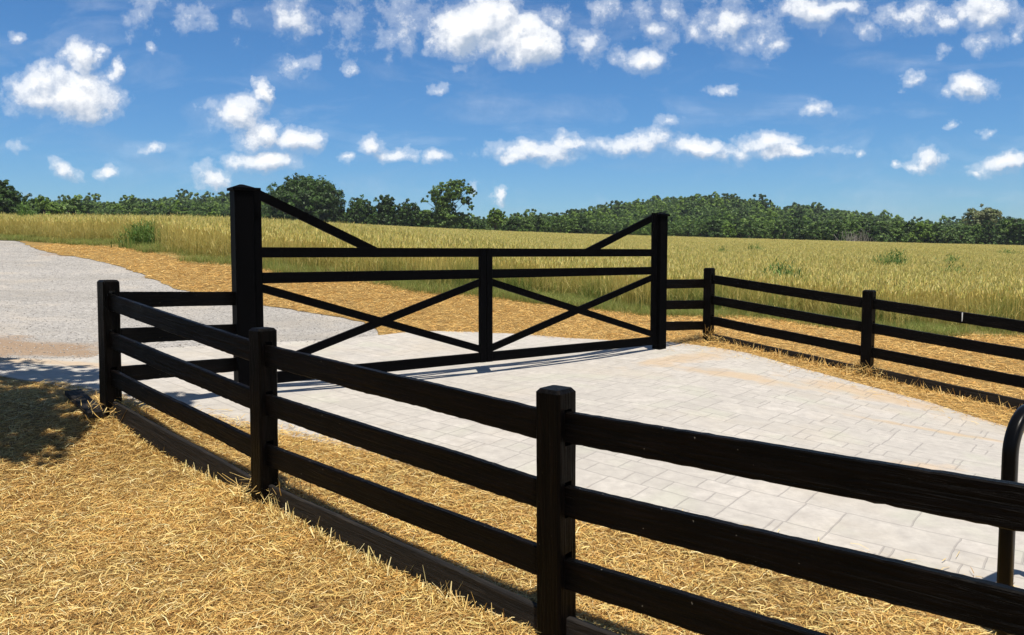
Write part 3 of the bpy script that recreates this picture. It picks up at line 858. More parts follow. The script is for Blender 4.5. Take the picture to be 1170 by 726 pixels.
def crown_mesh(name, lobes, nleaf, size, cols, hollow=.55, seed=0):
    """leaf faces spread through many clumps; each lobe (x,y,z,r) gets sub-clumps on its outer part"""
    rs = np.random.default_rng(seed)
    lob = np.array(lobes, float); w = lob[:, 3] ** 2; w /= w.sum()
    ncl = max(40, nleaf // 26)
    li = rs.choice(len(lob), ncl, p=w)
    d = rs.normal(size=(ncl, 3)); d /= np.linalg.norm(d, axis=1)[:, None]
    rr = (hollow + (1 - hollow) * rs.random(ncl)) * lob[li, 3]
    cen = lob[li, :3] + d * rr[:, None]
    cr = lob[li, 3] * rs.uniform(.14, .30, ncl)
    ccol = np.array(cols)[rs.integers(0, len(cols), ncl)] * rs.uniform(.75, 1.25, (ncl, 1))
    k = nleaf
    ci = rs.integers(0, ncl, k)
    dd = rs.normal(size=(k, 3)); dd /= np.linalg.norm(dd, axis=1)[:, None]
    dd[:, 2] *= .75
    p = cen[ci] + dd * (cr[ci] * rs.random(k) ** .45)[:, None]
    ld = (p - lob[li[ci], :3]) / lob[li[ci], 3][:, None]
    nrm_ = dd * .8 + ld * .45 + rs.normal(0, .48, (k, 3)) + np.array([0, 0, .25]); nrm_ /= np.linalg.norm(nrm_, axis=1)[:, None]
    t1 = np.cross(nrm_, rs.normal(size=(k, 3))); t1 /= np.linalg.norm(t1, axis=1)[:, None]
    t2 = np.cross(nrm_, t1)
    s = size * rs.uniform(.6, 1.3, (k, 1))
    V = np.stack([p - t1 * s, p - t2 * s * .55, p + t1 * s, p + t2 * s * .55], 1).reshape(-1, 3)
    Fs = (np.arange(k) * 4)[:, None] + np.arange(4)
    Cq = np.clip(ccol[ci] * rs.uniform(.8, 1.2, (k, 1)), .004, .5)
    return np_mesh(name, V, Fs, np.repeat(Cq, 4, 0))


def trunk_mesh(name, h, r, lobes, seed=0):
    rs = random.Random(seed)
    V, Fc = [], []

    def tube(pts, rad, ns=7):
        base = len(V)
        for i, (p, q) in enumerate(zip(pts, rad)):
            for j in range(ns):
                a = j / ns * 2 * math.pi
                V.append((p[0] + q * math.cos(a), p[1] + q * math.sin(a), p[2]))
        for i in range(len(pts) - 1):
            for j in range(ns):
                Fc.append((base + i * ns + j, base + i * ns + (j + 1) % ns, base + (i + 1) * ns + (j + 1) % ns, base + (i + 1) * ns + j))
    tube([(0, 0, -.4), (rs.uniform(-.1, .1), 0, h * .4), (rs.uniform(-.3, .3), rs.uniform(-.3, .3), h)], [r * 1.3, r, r * .6])
    for (x, y, z, q) in lobes:
        z0 = h * rs.uniform(.45, .95)
        tube([(0, 0, z0), (x * .5, y * .5, (z0 + z) / 2 - .1 * q), (x, y, z), (x * 1.1, y * 1.1, z + q * .6)], [r * .5, r * .32, r * .18, .02], 5)
    me = bpy.data.meshes.new(name); me.from_pydata(V, [], Fc); me.update(); me.materials.append(M_bark); me.shade_smooth()
    return me


def lobes_round(w, h, zb, n, seed, flat=1.0):
    """lobes filling an ellipsoid of width w from zb to h"""
    rs = np.random.default_rng(seed); L = []
    cz = (zb + h) / 2; rz = (h - zb) / 2; rx = w / 2
    m0 = min(rx, rz)
    L.append((0, 0, cz, m0 * .7))
    if rx > rz * 1.25: L += [(-(rx - m0) * .7, 0, cz, m0 * .66), ((rx - m0) * .7, 0, cz, m0 * .66)]
    for i in range(n):
        d = rs.normal(size=3); d /= np.linalg.norm(d)
        q = rs.uniform(.5, .66) if d[2] > -.2 else rs.uniform(.45, .62)
        rl = min(rx, rz) * rs.uniform(.38, .56)
        L.append((d[0] * (rx - rl) * 1.0, d[1] * (rx - rl), cz + d[2] * (rz - rl), rl))
    return L


G_dark = [(.030, .062, .012), (.046, .094, .017), (.066, .128, .024)]
G_mid = [(.08, .14, .026), (.11, .19, .034), (.14, .23, .045)]
G_lite = [(.11, .19, .027), (.15, .25, .037), (.18, .28, .045)]
G_pale = [(.20, .23, .10), (.26, .28, .13), (.15, .19, .07)]
G_far = [(.085, .155, .036), (.13, .215, .05), (.065, .12, .032), (.16, .24, .06)]


def tree(name, loc, lobes, nleaf, size, cols, label, group=None, th=3, tr=.28, seed=0, hollow=.55, cat='tree', rz=0):
    root = empty(name, loc, rz)
    tag(root, label, cat, group)
    cm = crown_mesh('crown', lobes, nleaf, size, cols, hollow, seed); cm.materials.append(M_leaf)
    link('crown', cm, root); link('trunk', trunk_mesh('trunk', th, tr, lobes[:12], seed), root)
    return root


def ground_at(px, Y): X = (px - 585) / F * Y; return (X, Y, tz(X, Y))


def pxm(Y): return Y / F


# big round tree
def place_tree(name, x0, x1, ytop, Y, n, nleaf, size, cols, label, seed, group='trees along the far edge of the wheat field', zb=.6, hollow=.55):
    px = (x0 + x1) / 2; g_ = ground_at(px, Y); w = (x1 - x0) * pxm(Y)
    h = at(px, ytop, Y).z - g_[2]
    return tree(name, g_, lobes_round(w, h, zb, n, seed), nleaf, size, cols, label, group, th=h * .5, tr=.03 * h, seed=seed, hollow=hollow)


place_tree('oak_tree', 302, 398, 197, 156, 50, 64000, .27, G_dark, 'largest dark round tree, behind the left gate brace', 11, zb=-3.0, hollow=.6)
place_tree('deciduous_tree', 392, 432, 223, 158, 16, 12000, .23, G_dark, 'dark tree touching the right side of the largest round tree', 12, zb=-2.2)
place_tree('deciduous_tree', 420, 456, 216, 157, 16, 12000, .23, G_dark, 'tallest pointed dark tree in the clump between the largest round tree and the airy tree', 13, zb=-2.2)
place_tree('deciduous_tree', 448, 484, 225, 157, 16, 11000, .23, G_dark, 'lower dark tree just left of the gap beside the airy tall tree', 14, zb=-2.2)
place_tree('bush', 466, 500, 236, 158, 10, 4500, .26, G_mid, 'mid green bush under the left side of the airy tall tree', 15, zb=0)
# airy tree with separate foliage masses
Y = 156; g_ = ground_at(511, Y); m_ = pxm(Y)


def L_(px, py, r): q = at(px, py, Y); return (q.x - g_[0], rng.uniform(-1.2, 1.2), q.z - g_[2], r * 1.15 * m_)


tree('deciduous_tree', g_, [L_(508, 240, 13), L_(505, 225, 12), L_(518, 221, 10), L_(524, 213, 8), L_(536, 217, 6), L_(532, 230, 6), L_(494, 222, 6), L_(485, 229, 4),
                            L_(512, 252, 12), L_(498, 251, 9), L_(524, 247, 8), L_(516, 210, 5), L_(538, 237, 4), L_(542, 222, 3.5), L_(506, 214, 5)],
     17000, .22, G_mid, 'tall airy tree with sky showing through its crown, right of the dark clump', 'trees along the far edge of the wheat field', th=6, tr=.25, seed=16, hollow=.3)
place_tree('bush', 524, 546, 249, 157, 8, 3000, .24, G_mid, 'low green bush at the foot of the airy tall tree', 17, zb=0)
place_tree('bush', 540, 556, 253, 158, 6, 2000, .24, G_dark, 'small dark bush between the airy tree and the small open tree', 27, zb=0)
Yq = 150
place_tree('young_tree', 552, 580, 237, 152, 12, 3600, .22, G_lite, 'small open light green tree standing alone in the gap', 18, zb=1.0, hollow=.3)
# left side
place_tree('oak_tree', -45, 46, 204, 110, 30, 20000, .26, G_dark, 'dark rounded tree at the left edge of the picture', 19, zb=-2.2)
place_tree('deciduous_tree', 34, 72, 221, 118, 14, 8000, .24, G_lite, 'bright green tree just right of the dark tree at the left edge', 20, zb=-2.2)
place_tree('deciduous_tree', 58, 104, 222, 125, 14, 8000, .24, G_mid, 'mid green tree, third from the left edge of the picture', 21, zb=-2.2)
# right side landmark trees
place_tree('pale_tree', 1098, 1144, 232, 172, 14, 7500, .28, G_pale, 'pale grey-green tree rising above the dark wood at far right', 22, zb=3, hollow=.4)
place_tree('deciduous_tree', 1130, 1200, 243, 158, 16, 12000, .23, G_dark, 'dark tree at the right edge of the picture below the pale tree', 23, zb=-2.2)
place_tree('hilltop_tree', 816, 840, 217, 372, 9, 3200, .42, G_dark, 'lone dark tree standing above the ridge right of the right gate post', 24, zb=2)

# grey bare shrub
g_ = ground_at(976, 151.5)
root = empty('dead_shrub', g_); tag(root, 'grey leafless shrub at the foot of the dark wood, right of the right gate post', 'shrub')
V, Fc = [], []
rs = random.Random(4)
for i in range(75):
    a = rs.uniform(0, 6.28); l = rs.uniform(1.5, 3.8); e = rs.uniform(.3, 1.4); s0 = Vector((rs.gauss(0, 1.6), rs.gauss(0, .5), 0))
    p1 = s0 + Vector((math.cos(a) * math.cos(e), math.sin(a) * math.cos(e), math.sin(e))) * l
    p2 = p1 + Vector((rs.gauss(0, .4), rs.gauss(0, .3), rs.uniform(0, .5)))
    b_ = len(V)
    for p_, r_ in ((s0, .05), (p1, .035), (p2, .015)):
        V += [tuple(p_ + Vector((r_, 0, 0))), tuple(p_ + Vector((-r_ / 2, r_, 0))), tuple(p_ + Vector((-r_ / 2, -r_, 0)))]
    for q in range(2):
        for j in range(3): Fc.append((b_ + q * 3 + j, b_ + q * 3 + (j + 1) % 3, b_ + q * 3 + 3 + (j + 1) % 3, b_ + q * 3 + 3 + j))
me = bpy.data.meshes.new('branches'); me.from_pydata(V, [], Fc)
mg, nt_, b_ = new_mat('dead_wood'); b_.inputs['Base Color'].default_value = (.30, .27, .24, 1); b_.inputs['Roughness'].default_value = .9
link('branches', me, root, mg)

# the edge of the wood: individual trees, copied with parts
protos = []
for i in range(7):
    hgt_ = 8.5
    lb = lobes_round(7.6, hgt_, -2.5, 16, 60 + i)
    cm = crown_mesh('crown', lb, 7000, .25, (G_dark, G_mid, G_far, G_dark, G_far, G_lite, G_mid)[i], .55, 60 + i); cm.materials.append(M_leaf)
    protos.append((cm, trunk_mesh('trunk', hgt_ * .5, .24, lb[:8], 60 + i)))


def wood_tree(px, Y, h, wscale, i, label, group):
    g_ = ground_at(px, Y)
    root = empty('woodland_tree', g_, rng.uniform(0, 6.28)); s = h / 8.5
    root.scale = (s * wscale, s * wscale, s)
    tag(root, label, 'tree', group)
    link('crown', protos[i][0], root); link('trunk', protos[i][1], root)


ONES = ['first', 'second', 'third', 'fourth', 'fifth', 'sixth', 'seventh', 'eighth', 'ninth', 'tenth', 'eleventh', 'twelfth', 'thirteenth', 'fourteenth', 'fifteenth', 'sixteenth',
        'seventeenth', 'eighteenth', 'nineteenth', 'twentieth']
ORD = ONES + ['twenty-' + q for q in ONES[:9]] + ['thirtieth'] + ['thirty-' + q for q in ONES[:9]] + ['fortieth'] + ['forty-' + q for q in ONES[:9]]
WDESC = ['dark', 'mid green', 'dull green', 'dark', 'dull green', 'bright green', 'mid green']
# right-hand wood edge
EX = np.array([585, 610, 640, 690, 740, 800, 870, 930, 960, 1000, 1040, 1060, 1080, 1100, 1130, 1170, 1230])
EY = np.array([250, 243, 244, 250, 250, 250, 247, 247, 247, 245, 246, 254, 255, 251, 247, 246, 246])
ROW = []
px = 588
while px < 1240:
    Yt = rng.uniform(155, 162); yt = np.interp(px, EX, EY) + rng.uniform(-3, 4)
    g_ = ground_at(px, Yt); h = max(3.2, at(px, yt, Yt).z - g_[2])
    i = int(rng.integers(0, 7))
    ROW.append((px, Yt, h, rng.uniform(.9, 1.3), i))
    px += rng.uniform(10, 19) * (1 if h > 5 else .8)
lft = [q for q in ROW if q[0] < 753][::-1]; rgt = [q for q in ROW if q[0] >= 753]
for side_, lst in (('left', lft), ('right', rgt)):
    for n_, q in enumerate(lst):
        wood_tree(*q, WDESC[q[4]] + ' wood-edge tree, ' + ORD[n_] + ' to the ' + side_ + ' of the right gate post', 'front row trees of the wood on the right')
# left-hand wood edge behind the field crest
LROW = []
px = 84
while px < 308:
    Yt = rng.uniform(158, 166); yt = np.interp(px, [84, 110, 150, 200, 262, 308], [228, 236, 238, 238, 239, 240]) + rng.uniform(-2.5, 2)
    g_ = ground_at(px, Yt); h = max(2.8, at(px, yt, Yt).z - g_[2])
    i = int(rng.integers(0, 7))
    LROW.append((px, Yt, h, rng.uniform(1.2, 1.6), i))
    px += rng.uniform(9, 15)

for n_, q in enumerate(LROW[::-1]):
    wood_tree(*q, WDESC[q[4]] + ' low wood-edge tree, ' + ORD[n_] + ' from the left gate post going left', 'low trees of the wood edge on the left')
# the wooded hills: one mass
P = []; S = []
for _ in range(6500):
    Yt = rng.uniform(166, 430); px = rng.uniform(-140, 1310); P.append(((px - 585) / F * Yt, Yt))
P = np.array(P)
# thin to a regular spacing
keep = []; cell = {}
for i, (a, b_) in enumerate(P):
    q = (int(a // 5.2), int(b_ // 5.6))
    if q in cell: continue
    cell[q] = 1; keep.append(i)
P = P[keep]; print('hill trees', len(P))
tm = []
for i in range(6):
    lb = lobes_round(8.6, 9.5, -.3, 14, 80 + i)
    cm = crown_mesh('hill_crown', lb, 2600, .42, (G_far, G_dark, G_mid, G_far, G_lite, G_far)[i], .55, 80 + i); cm.materials.append(M_leaf)
    tm.append(cm)
pz = terr(P[:, 0], P[:, 1]); sc_ = np.clip(rng.normal(1, .2, len(P)), .65, 1.65) * np.interp(P[:, 1], [166, 380], [.5, 1.05])
instancer('hillside_wood', np.column_stack([P, pz]), np.column_stack([sc_ * rng.uniform(.8, 1.1, len(P)), sc_, sc_ * rng.uniform(.75, 1.1, len(P))]),
          np.column_stack([0 * pz, 0 * pz, rng.uniform(0, 6.28, len(P))]), tm, M_leaf, 'dense green wood covering the low hills behind the field', 'wood')

# shade tree standing just outside the left of the frame
tree('shade_tree', (-7.6, 1.8, tz(-7.6, 1.8)), [(2.3, 2.4, 5.2, 1.2), (1.3, 3.0, 5.8, 1.2), (.3, 1.6, 5.8, 1.7), (3.1, 2.9, 5.6, .9), (2.9, 3.7, 6.2, .7), (-1.2, 1.2, 6, 1.7), (1.6, 1.2, 5.0, 1.0), (3.7, 2.7, 5.5, .5), (-2, 2.6, 5.4, 1.4), (.3, 3.9, 6.4, 1.1), (4.2, 3.9, 6.2, .4),
     (2.0, 3.8, 5.6, .9), (2.6, 1.6, 5.4, .9), (1.2, 4.2, 5.8, .9), (3.3, 3.4, 5.2, .7), (3.5, 4.3, 5.8, .45), (2.3, 4.9, 6.0, .8), (1.2, 5.2, 6.2, .8), (3.0, 4.8, 6.2, .5), (0, 5.0, 6.3, .9)],
     52000, .075, G_mid, 'broad leafy tree just beyond the left edge that shades the ground by the corner post', th=3.8, tr=.2, seed=33, hollow=.15)





# ------------------------------------------------------------------ painted wood
def wood(name, c1, c2, rough, bump=.5, sp_=.10, spots=.0):
    m, nt, b = new_mat(name)
    tc = nd(nt, 'ShaderNodeTexCoord')
    mp = nd(nt, 'ShaderNodeMapping'); mp.inputs['Scale'].default_value = (1.6, 26, 26); nt.links.new(tc.outputs['Object'], mp.inputs[0])
    oi = nd(nt, 'ShaderNodeObjectInfo')
    ad = vmath(nt, 'ADD', mp.outputs[0], None)
    cx = nd(nt, 'ShaderNodeCombineXYZ'); nt.links.new(math_n(nt, 'MULTIPLY', oi.outputs['Random'], 40.0), cx.inputs[0]); nt.links.new(cx.outputs[0], ad.inputs[1])
    n1 = nd(nt, 'ShaderNodeTexNoise', i_Scale=1.6, i_Detail=7.0, i_Roughness=0.62, i_Distortion=0.7); nt.links.new(ad.outputs[0], n1.inputs[0])
    n2 = nd(nt, 'ShaderNodeTexNoise', i_Scale=3.5, i_Detail=4.0); nt.links.new(tc.outputs['Object'], n2.inputs[0])
    n3 = nd(nt, 'ShaderNodeTexNoise', i_Scale=46.0, i_Detail=2.0, i_Roughness=.5); nt.links.new(tc.outputs['Object'], n3.inputs[0])
    fc = math_n(nt, 'MULTIPLY', ramp(nt, n1.outputs[0], [(.42, 0), (.68, 1)]), ramp(nt, n2.outputs[0], [(.3, .25), (.7, 1)]))
    c = mixc(nt, fc, c1, c2)
    if spots:
        c = mixc(nt, ramp(nt, n3.outputs[0], [(.755, 0), (.79, spots)]), c, (.5, .46, .38))
    nt.links.new(c, b.inputs['Base Color'])
    b.inputs['Specular IOR Level'].default_value = sp_
    rr = ramp(nt, n2.outputs[0], [(.3, rough - .07), (.7, rough + .12)]); nt.links.new(rr, b.inputs['Roughness'])
    bp = nd(nt, 'ShaderNodeBump', i_Strength=bump, i_Distance=0.012); nt.links.new(n1.outputs[0], bp.inputs['Height']); nt.links.new(bp.outputs[0], b.inputs['Normal'])
    return m


M_rail = wood('black_painted_rail', (.0010, .0009, .0009), (.0060, .0038, .0030), .40, 1.0, sp_=.07, spots=.4)
M_kick = wood('weathered_board', (.008, .007, .0065), (.034, .028, .023), .75, 1.0, sp_=.2)
M_post = wood('black_painted_post', (.0010, .0009, .0009), (.0060, .0038, .0030), .42, .9, sp_=.06, spots=.3)
M_gate, nt, b = new_mat('black_gate_coating')
b.inputs['Base Color'].default_value = (.0014, .0014, .0018, 1); b.inputs['Roughness'].default_value = .6; b.inputs['Specular IOR Level'].default_value = .03
n1 = nd(nt, 'ShaderNodeTexNoise', i_Scale=30.0, i_Detail=3.0)
bp = nd(nt, 'ShaderNodeBump', i_Strength=.12, i_Distance=.003); nt.links.new(n1.outputs[0], bp.inputs['Height']); nt.links.new(bp.outputs[0], b.inputs['Normal'])


def beam(name, A, B, hgt, thk, mat, parent, seed=0, rough=.004, seg=.035, ch=.006, origin=None):
    """board from A to B (centre line), rough sawn: x along, y thickness, z height"""
    d = B - A; L = d.length; xh = d.normalized()
    yh = Vector((-xh.y, xh.x, 0)).normalized(); zh = xh.cross(yh)
    ns = max(2, int(L / seg)); V = []; Fc = []
    hw, hh = thk / 2, hgt / 2
    prof = [(-hw + ch, -hh), (hw - ch, -hh), (hw, -hh + ch), (hw, hh - ch), (hw - ch, hh), (-hw + ch, hh), (-hw, hh - ch), (-hw, -hh + ch)]
    for i in range(ns + 1):
        x = L * i / ns
        top = rough * (mnoise.noise(Vector((x * 1.5, seed * 7.3, 0))) * .7 + mnoise.noise(Vector((x * 20, seed * 7.3, 5))) * .45)
        bot = rough * (mnoise.noise(Vector((x * 1.8, seed * 7.3, 9))) * .8 + mnoise.noise(Vector((x * 26, seed * 7.3, 15))) * .75)
        sd = rough * .8 * mnoise.noise(Vector((x * 1.2, seed * 3.1, 22)))
        for (a, c_) in prof:
            V.append((x, a + sd, c_ + (top if c_ > 0 else bot)))
        if i:
            b0 = (i - 1) * 8; b1 = i * 8
            for j in range(8): Fc.append((b0 + j, b0 + (j + 1) % 8, b1 + (j + 1) % 8, b1 + j))
    Fc.append(tuple(range(7, -1, -1))); Fc.append(tuple(range(ns * 8, ns * 8 + 8)))
    me = bpy.data.meshes.new(name); me.from_pydata(V, [], Fc); me.update()
    o = link(name, me, parent, mat)
    M = Matrix((xh, yh, zh)).transposed().to_4x4(); M.translation = A
    o.matrix_local = (parent.matrix_basis.inverted() @ M) if parent else M
    return o


def fence_post(parent, base, ang, slots, s=.15, h=1.3, sunk=.3, seed=0, mat=None, slot_w=.056, lean=(0, 0)):
    """post with mortises through it; local x is the rail direction"""
    c = .012; V = []; Fc = []; hs = s / 2
    full = [(-hs + c, -hs), (hs - c, -hs), (hs, -hs + c), (hs, hs - c), (hs - c, hs), (-hs + c, hs), (-hs, hs - c), (-hs, -hs + c)]
    w = slot_w / 2
    lower = [(-hs + c, -hs), (hs - c, -hs), (hs, -hs + c), (hs, -w), (-hs, -w), (-hs, -hs + c)]
    upper = [(hs, hs - c), (hs - c, hs), (-hs + c, hs), (-hs, hs - c), (-hs, w), (hs, w)]

    def jit(x, y, z):
        k = .0022
        return (x + k * mnoise.noise(Vector((x * 20, z * 7, seed))), y + k * mnoise.noise(Vector((y * 20, z * 7, seed + 9))), z)

    def prism(poly, z0, z1, capb=True, capt=True):
        nseg = max(1, int((z1 - z0) / .08)); m = len(poly); b0 = len(V)
        for i in range(nseg + 1):
            z = z0 + (z1 - z0) * i / nseg
            for (x, y) in poly: V.append(jit(x, y, z))
        for i in range(nseg):
            for j in range(m): Fc.append((b0 + i * m + j, b0 + i * m + (j + 1) % m, b0 + (i + 1) * m + (j + 1) % m, b0 + (i + 1) * m + j))
        if capb: Fc.append(tuple(b0 + j for j in range(m - 1, -1, -1)))
        if capt: Fc.append(tuple(b0 + nseg * m + j for j in range(m)))
    z = -sunk
    for (a, b_) in sorted(slots):
        prism(full, z, a); prism(lower, a, b_); prism(upper, a, b_); z = b_
    prism(full, z, h - .018, capt=False)
    b0 = len(V); t = len(full)
    last = b0 - t
    for (x, y) in full: V.append(jit(x * .80, y * .80, h + .0))
    for j in range(t): Fc.append((last + j, last + (j + 1) % t, b0 + (j + 1) % t, b0 + j))
    Fc.append(tuple(range(b0, b0 + t)))
    me = bpy.data.meshes.new('post'); me.from_pydata(V, [], Fc); me.update()
    o = link('post', me, parent, mat or M_post)
    # object x runs up the post in the grain direction for the rails; posts use a rotated grain through their own material
    o.location = parent.matrix_basis.inverted() @ base
    o.rotation_euler = (lean[0], lean[1], ang)
    return o


# grain of posts runs vertically
for nd_ in M_post.node_tree.nodes:
    if nd_.type == 'MAPPING': nd_.inputs['Scale'].default_value = (26, 26, 1.6)

RH = .152; RT = .046
TOPS = [1.18, .82, .46]
SL = [(t - RH - .006, t + .022) for t in TOPS]
side_n = Vector((dP.y, -dP.x, 0)); side_n = side_n if side_n.y < 0 else -side_n


def fence(name, label, posts, angs, spans, kick=True, kick_off=None):
    root = empty(name, posts[0][0]); tag(root, label, 'fence')
    bpy.context.view_layer.update()
    for i, ((p, sunkh), a) in enumerate(zip(posts, angs)):
        if sunkh: fence_post(root, p, a, SL, seed=i * 3.3 + len(name), lean=(R(rng.uniform(-.5, .5)), R(rng.uniform(-.5, .5))))
    for k, (a, b_, ea, eb) in enumerate(spans):
        d = (b_ - a).normalized()
        for j, t in enumerate(TOPS):
            dz = rng.uniform(-.008, .008)
            A_ = a + Vector((0, 0, t - RH / 2 + dz)) + d * ea; B_ = b_ + Vector((0, 0, t - RH / 2 - dz)) - d * eb
            beam('rail', A_, B_, RH, RT, M_rail, root, seed=k * 5 + j + len(name), rough=.007)
        if kick:
            dn = Vector((d.x, d.y, 0)).normalized(); off = Vector((0, 0, .055))
            beam('kickboard', a + off + dn * .075, b_ + off - dn * .075, .20, .04, M_kick, root, seed=k + 50, rough=.007)
    return root


aP = math.atan2(dP.y, dP.x)
a12 = math.atan2((P2 - P1).y, (P2 - P1).x)
E = .055
f1 = fence('paddock_fence', 'long black rail fence crossing the foreground and turning back to the left gate post',
           [(P1, 1), (P2, 1), (P3, 1), (P4, 1), (P5, 0)], [a12, aP, aP, aP, aP],
           [(P1, P2, -.02, .02), (P2, P3, .02, .02), (P3, P4, .02, .02), (P4, P5, .02, 0)])
# return panel from the corner post to the gate post
gd = (G2 - G1); gd.z = 0; gL = gd.length; gd.normalize(); aG = math.atan2(gd.y, gd.x)
inv = f1.matrix_basis.inverted()
Ga = G1.copy()
for j, (yl, yr) in enumerate(((333.5, 333.5), (375, 370.5), (419, 409))):
    A_ = at(134, yl, 6.98) - Vector((0, 0, RH / 2)); B_ = at(268, yr, 8.25) - Vector((0, 0, RH / 2))
    d = (B_ - A_).normalized()
    beam('rail', A_ - d * .04, B_ + d * .05, RH, RT, M_rail, f1, seed=70 + j, rough=.005)
aQ = math.atan2(dQ.y, dQ.x)
Qg = G2 + gd * .10
f2 = fence('paddock_fence', 'black rail fence on the right, running from the right gate post past the wheat', [(Q1, 1), (Q2, 1), (Q3, 1), (Q4, 0)],
           [aQ, aQ, aQ, aQ], [(Q1, Q2, .02, .02), (Q2, Q3, .02, .02), (Q3, Q4, .02, 0)])
for j, yl in enumerate((319.5, 343.5, 367.5)):
    A_ = at(760, yl, 12.25) - Vector((0, 0, RH / 2)); B_ = at(803, yl - .3, 12.87) - Vector((0, 0, RH / 2))
    beam('rail', A_, B_, RH, RT, M_rail, f2, seed=90 + j, rough=.005)
# dried paint run on a rail of the right fence
q = at(1101, 354.5, 9.93)
mw, nt_, b_ = new_mat('white_paint_run'); b_.inputs['Base Color'].default_value = (.75, .75, .72, 1); b_.inputs['Roughness'].default_value = .5
qq = Q2.lerp(Q3, 0.0)
t_ = None
for s_ in np.linspace(0, 2.7, 200):
    w_ = Q2 + dQ * s_
    if t_ is None and 585 + F * w_.x / w_.y > 1101: t_ = w_
nq = Vector((dQ.y, -dQ.x, 0)); nq = nq if nq.y < 0 else -nq
c_ = t_ + nq * (RT / 2 + .004)
V = []
for (dx, dz) in ((-.006, 1.175), (.008, 1.175), (.006, 1.10), (.003, 1.055), (-.003, 1.05), (-.005, 1.12)):
    for o_ in (0, .004):
        p_ = c_ + Vector((dQ.x, dQ.y, 0)) * dx + nq * o_ + Vector((0, 0, dz)); V.append(tuple(inv_ for inv_ in (f2.matrix_basis.inverted() @ p_)))
Fc = [tuple(range(1, 12, 2)), tuple(range(10, -1, -2))] + [(2 * i, 2 * i + 1, (2 * i + 3) % 12, (2 * i + 2) % 12) for i in range(6)]
me = bpy.data.meshes.new('paint_run'); me.from_pydata(V, [], Fc); link('paint_run', me, f2, mw)

# loose plank on the ground by the corner post
A_ = hit(84, 458); B_ = hit(112, 484)
A_.z = tz(A_.x, A_.y) + .085; B_.z = tz(B_.x, B_.y) + .085
o = beam('plank', A_, B_, .05, .15, M_kick, None, seed=99)
tag(o, 'short weathered plank lying on the ground left of the corner fence post', 'plank')


# ------------------------------------------------------------------ gate
def box_mesh(name, pts_lo, pts_hi, ch=.004):
    x0, y0, z0 = pts_lo; x1, y1, z1 = pts_hi
    V = []
    import itertools
    for x, sx in ((x0, 1), (x1, -1)):
        for (y, z) in ((y0 + ch, z0), (y1 - ch, z0), (y1, z0 + ch), (y1, z1 - ch), (y1 - ch, z1), (y0 + ch, z1), (y0, z1 - ch), (y0, z0 + ch)):
            V.append((x, y, z))
    Fc = [(j, (j + 1) % 8, 8 + (j + 1) % 8, 8 + j) for j in range(8)] + [tuple(range(7, -1, -1)), tuple(range(8, 16))]
    me = bpy.data.meshes.new(name); me.from_pydata(V, [], Fc); me.update(); return me


def gate_post(base, s, htop, label):
    root = empty('gate_post', base, aG); tag(root, label, 'gate post')
    bpy.context.view_layer.update()
    h = htop - base.z
    # shaft of four boxed boards (thin reveal lines at the corners)
    hs = s / 2; V = []; Fc = []; c = .008
    prof = [(-hs, -hs), (hs - c, -hs), (hs - c, -hs + .004), (hs, -hs + .004), (hs, hs - c), (hs - .004, hs - c), (hs - .004, hs), (-hs + c, hs), (-hs + c, hs - .004), (-hs, hs - .004), (-hs, -hs + c), (-hs, -hs + c)]
    prof = [(-hs + c, -hs), (hs - c, -hs), (hs, -hs + c), (hs, hs - c), (hs - c, hs), (-hs + c, hs), (-hs, hs - c), (-hs, -hs + c)]
    for z in (-.3, h - .07):
        for (x, y) in prof: V.append((x, y, z))
    Fc = [(j, (j + 1) % 8, 8 + (j + 1) % 8, 8 + j) for j in range(8)] + [tuple(range(7, -1, -1)), tuple(range(8, 16))]
    me = bpy.data.meshes.new('shaft'); me.from_pydata(V, [], Fc); link('shaft', me, root, M_gate)
    V = []; cs = hs + .022
    for (k, z) in ((1, h - .069), (1, h - .04), (.15, h), ):
        for (x, y) in ((-cs, -cs), (cs, -cs), (cs, cs), (-cs, cs)): V.append((x * k, y * k, z))
    Fc = [(3, 2, 1, 0), (8, 9, 10, 11)]
    for i in range(2):
        for j in range(4): Fc.append((i * 4 + j, i * 4 + (j + 1) % 4, i * 4 + 4 + (j + 1) % 4, i * 4 + 4 + j))
    me = bpy.data.meshes.new('cap'); me.from_pydata(V, [], Fc); link('cap', me, root, M_gate)
    return root


S1, S2 = .205, .17
gate_post(G1, S1, at(281, 211, 8.3).z, 'tall black square gate post on the left, with low pyramid cap')
gate_post(G2, S2, at(752, 242.5, 12.2).z, 'tall black square gate post on the right, with low pyramid cap')
ZT, ZR1b, ZR2, ZR2b, ZB, ZBb = [CAMZ + v for v in (.075, -.045, -.215, -.34, -1.365, -1.50)]
gl0 = S1 / 2 + .012; gl1 = gL - S2 / 2 - .012
mid = None
for s_ in np.linspace(0, gL, 2000):
    w_ = G1 + gd * s_
    if mid is None and 585 + F * w_.x / w_.y > 554.5: mid = s_
print('gate', gL, mid)
TK = .055


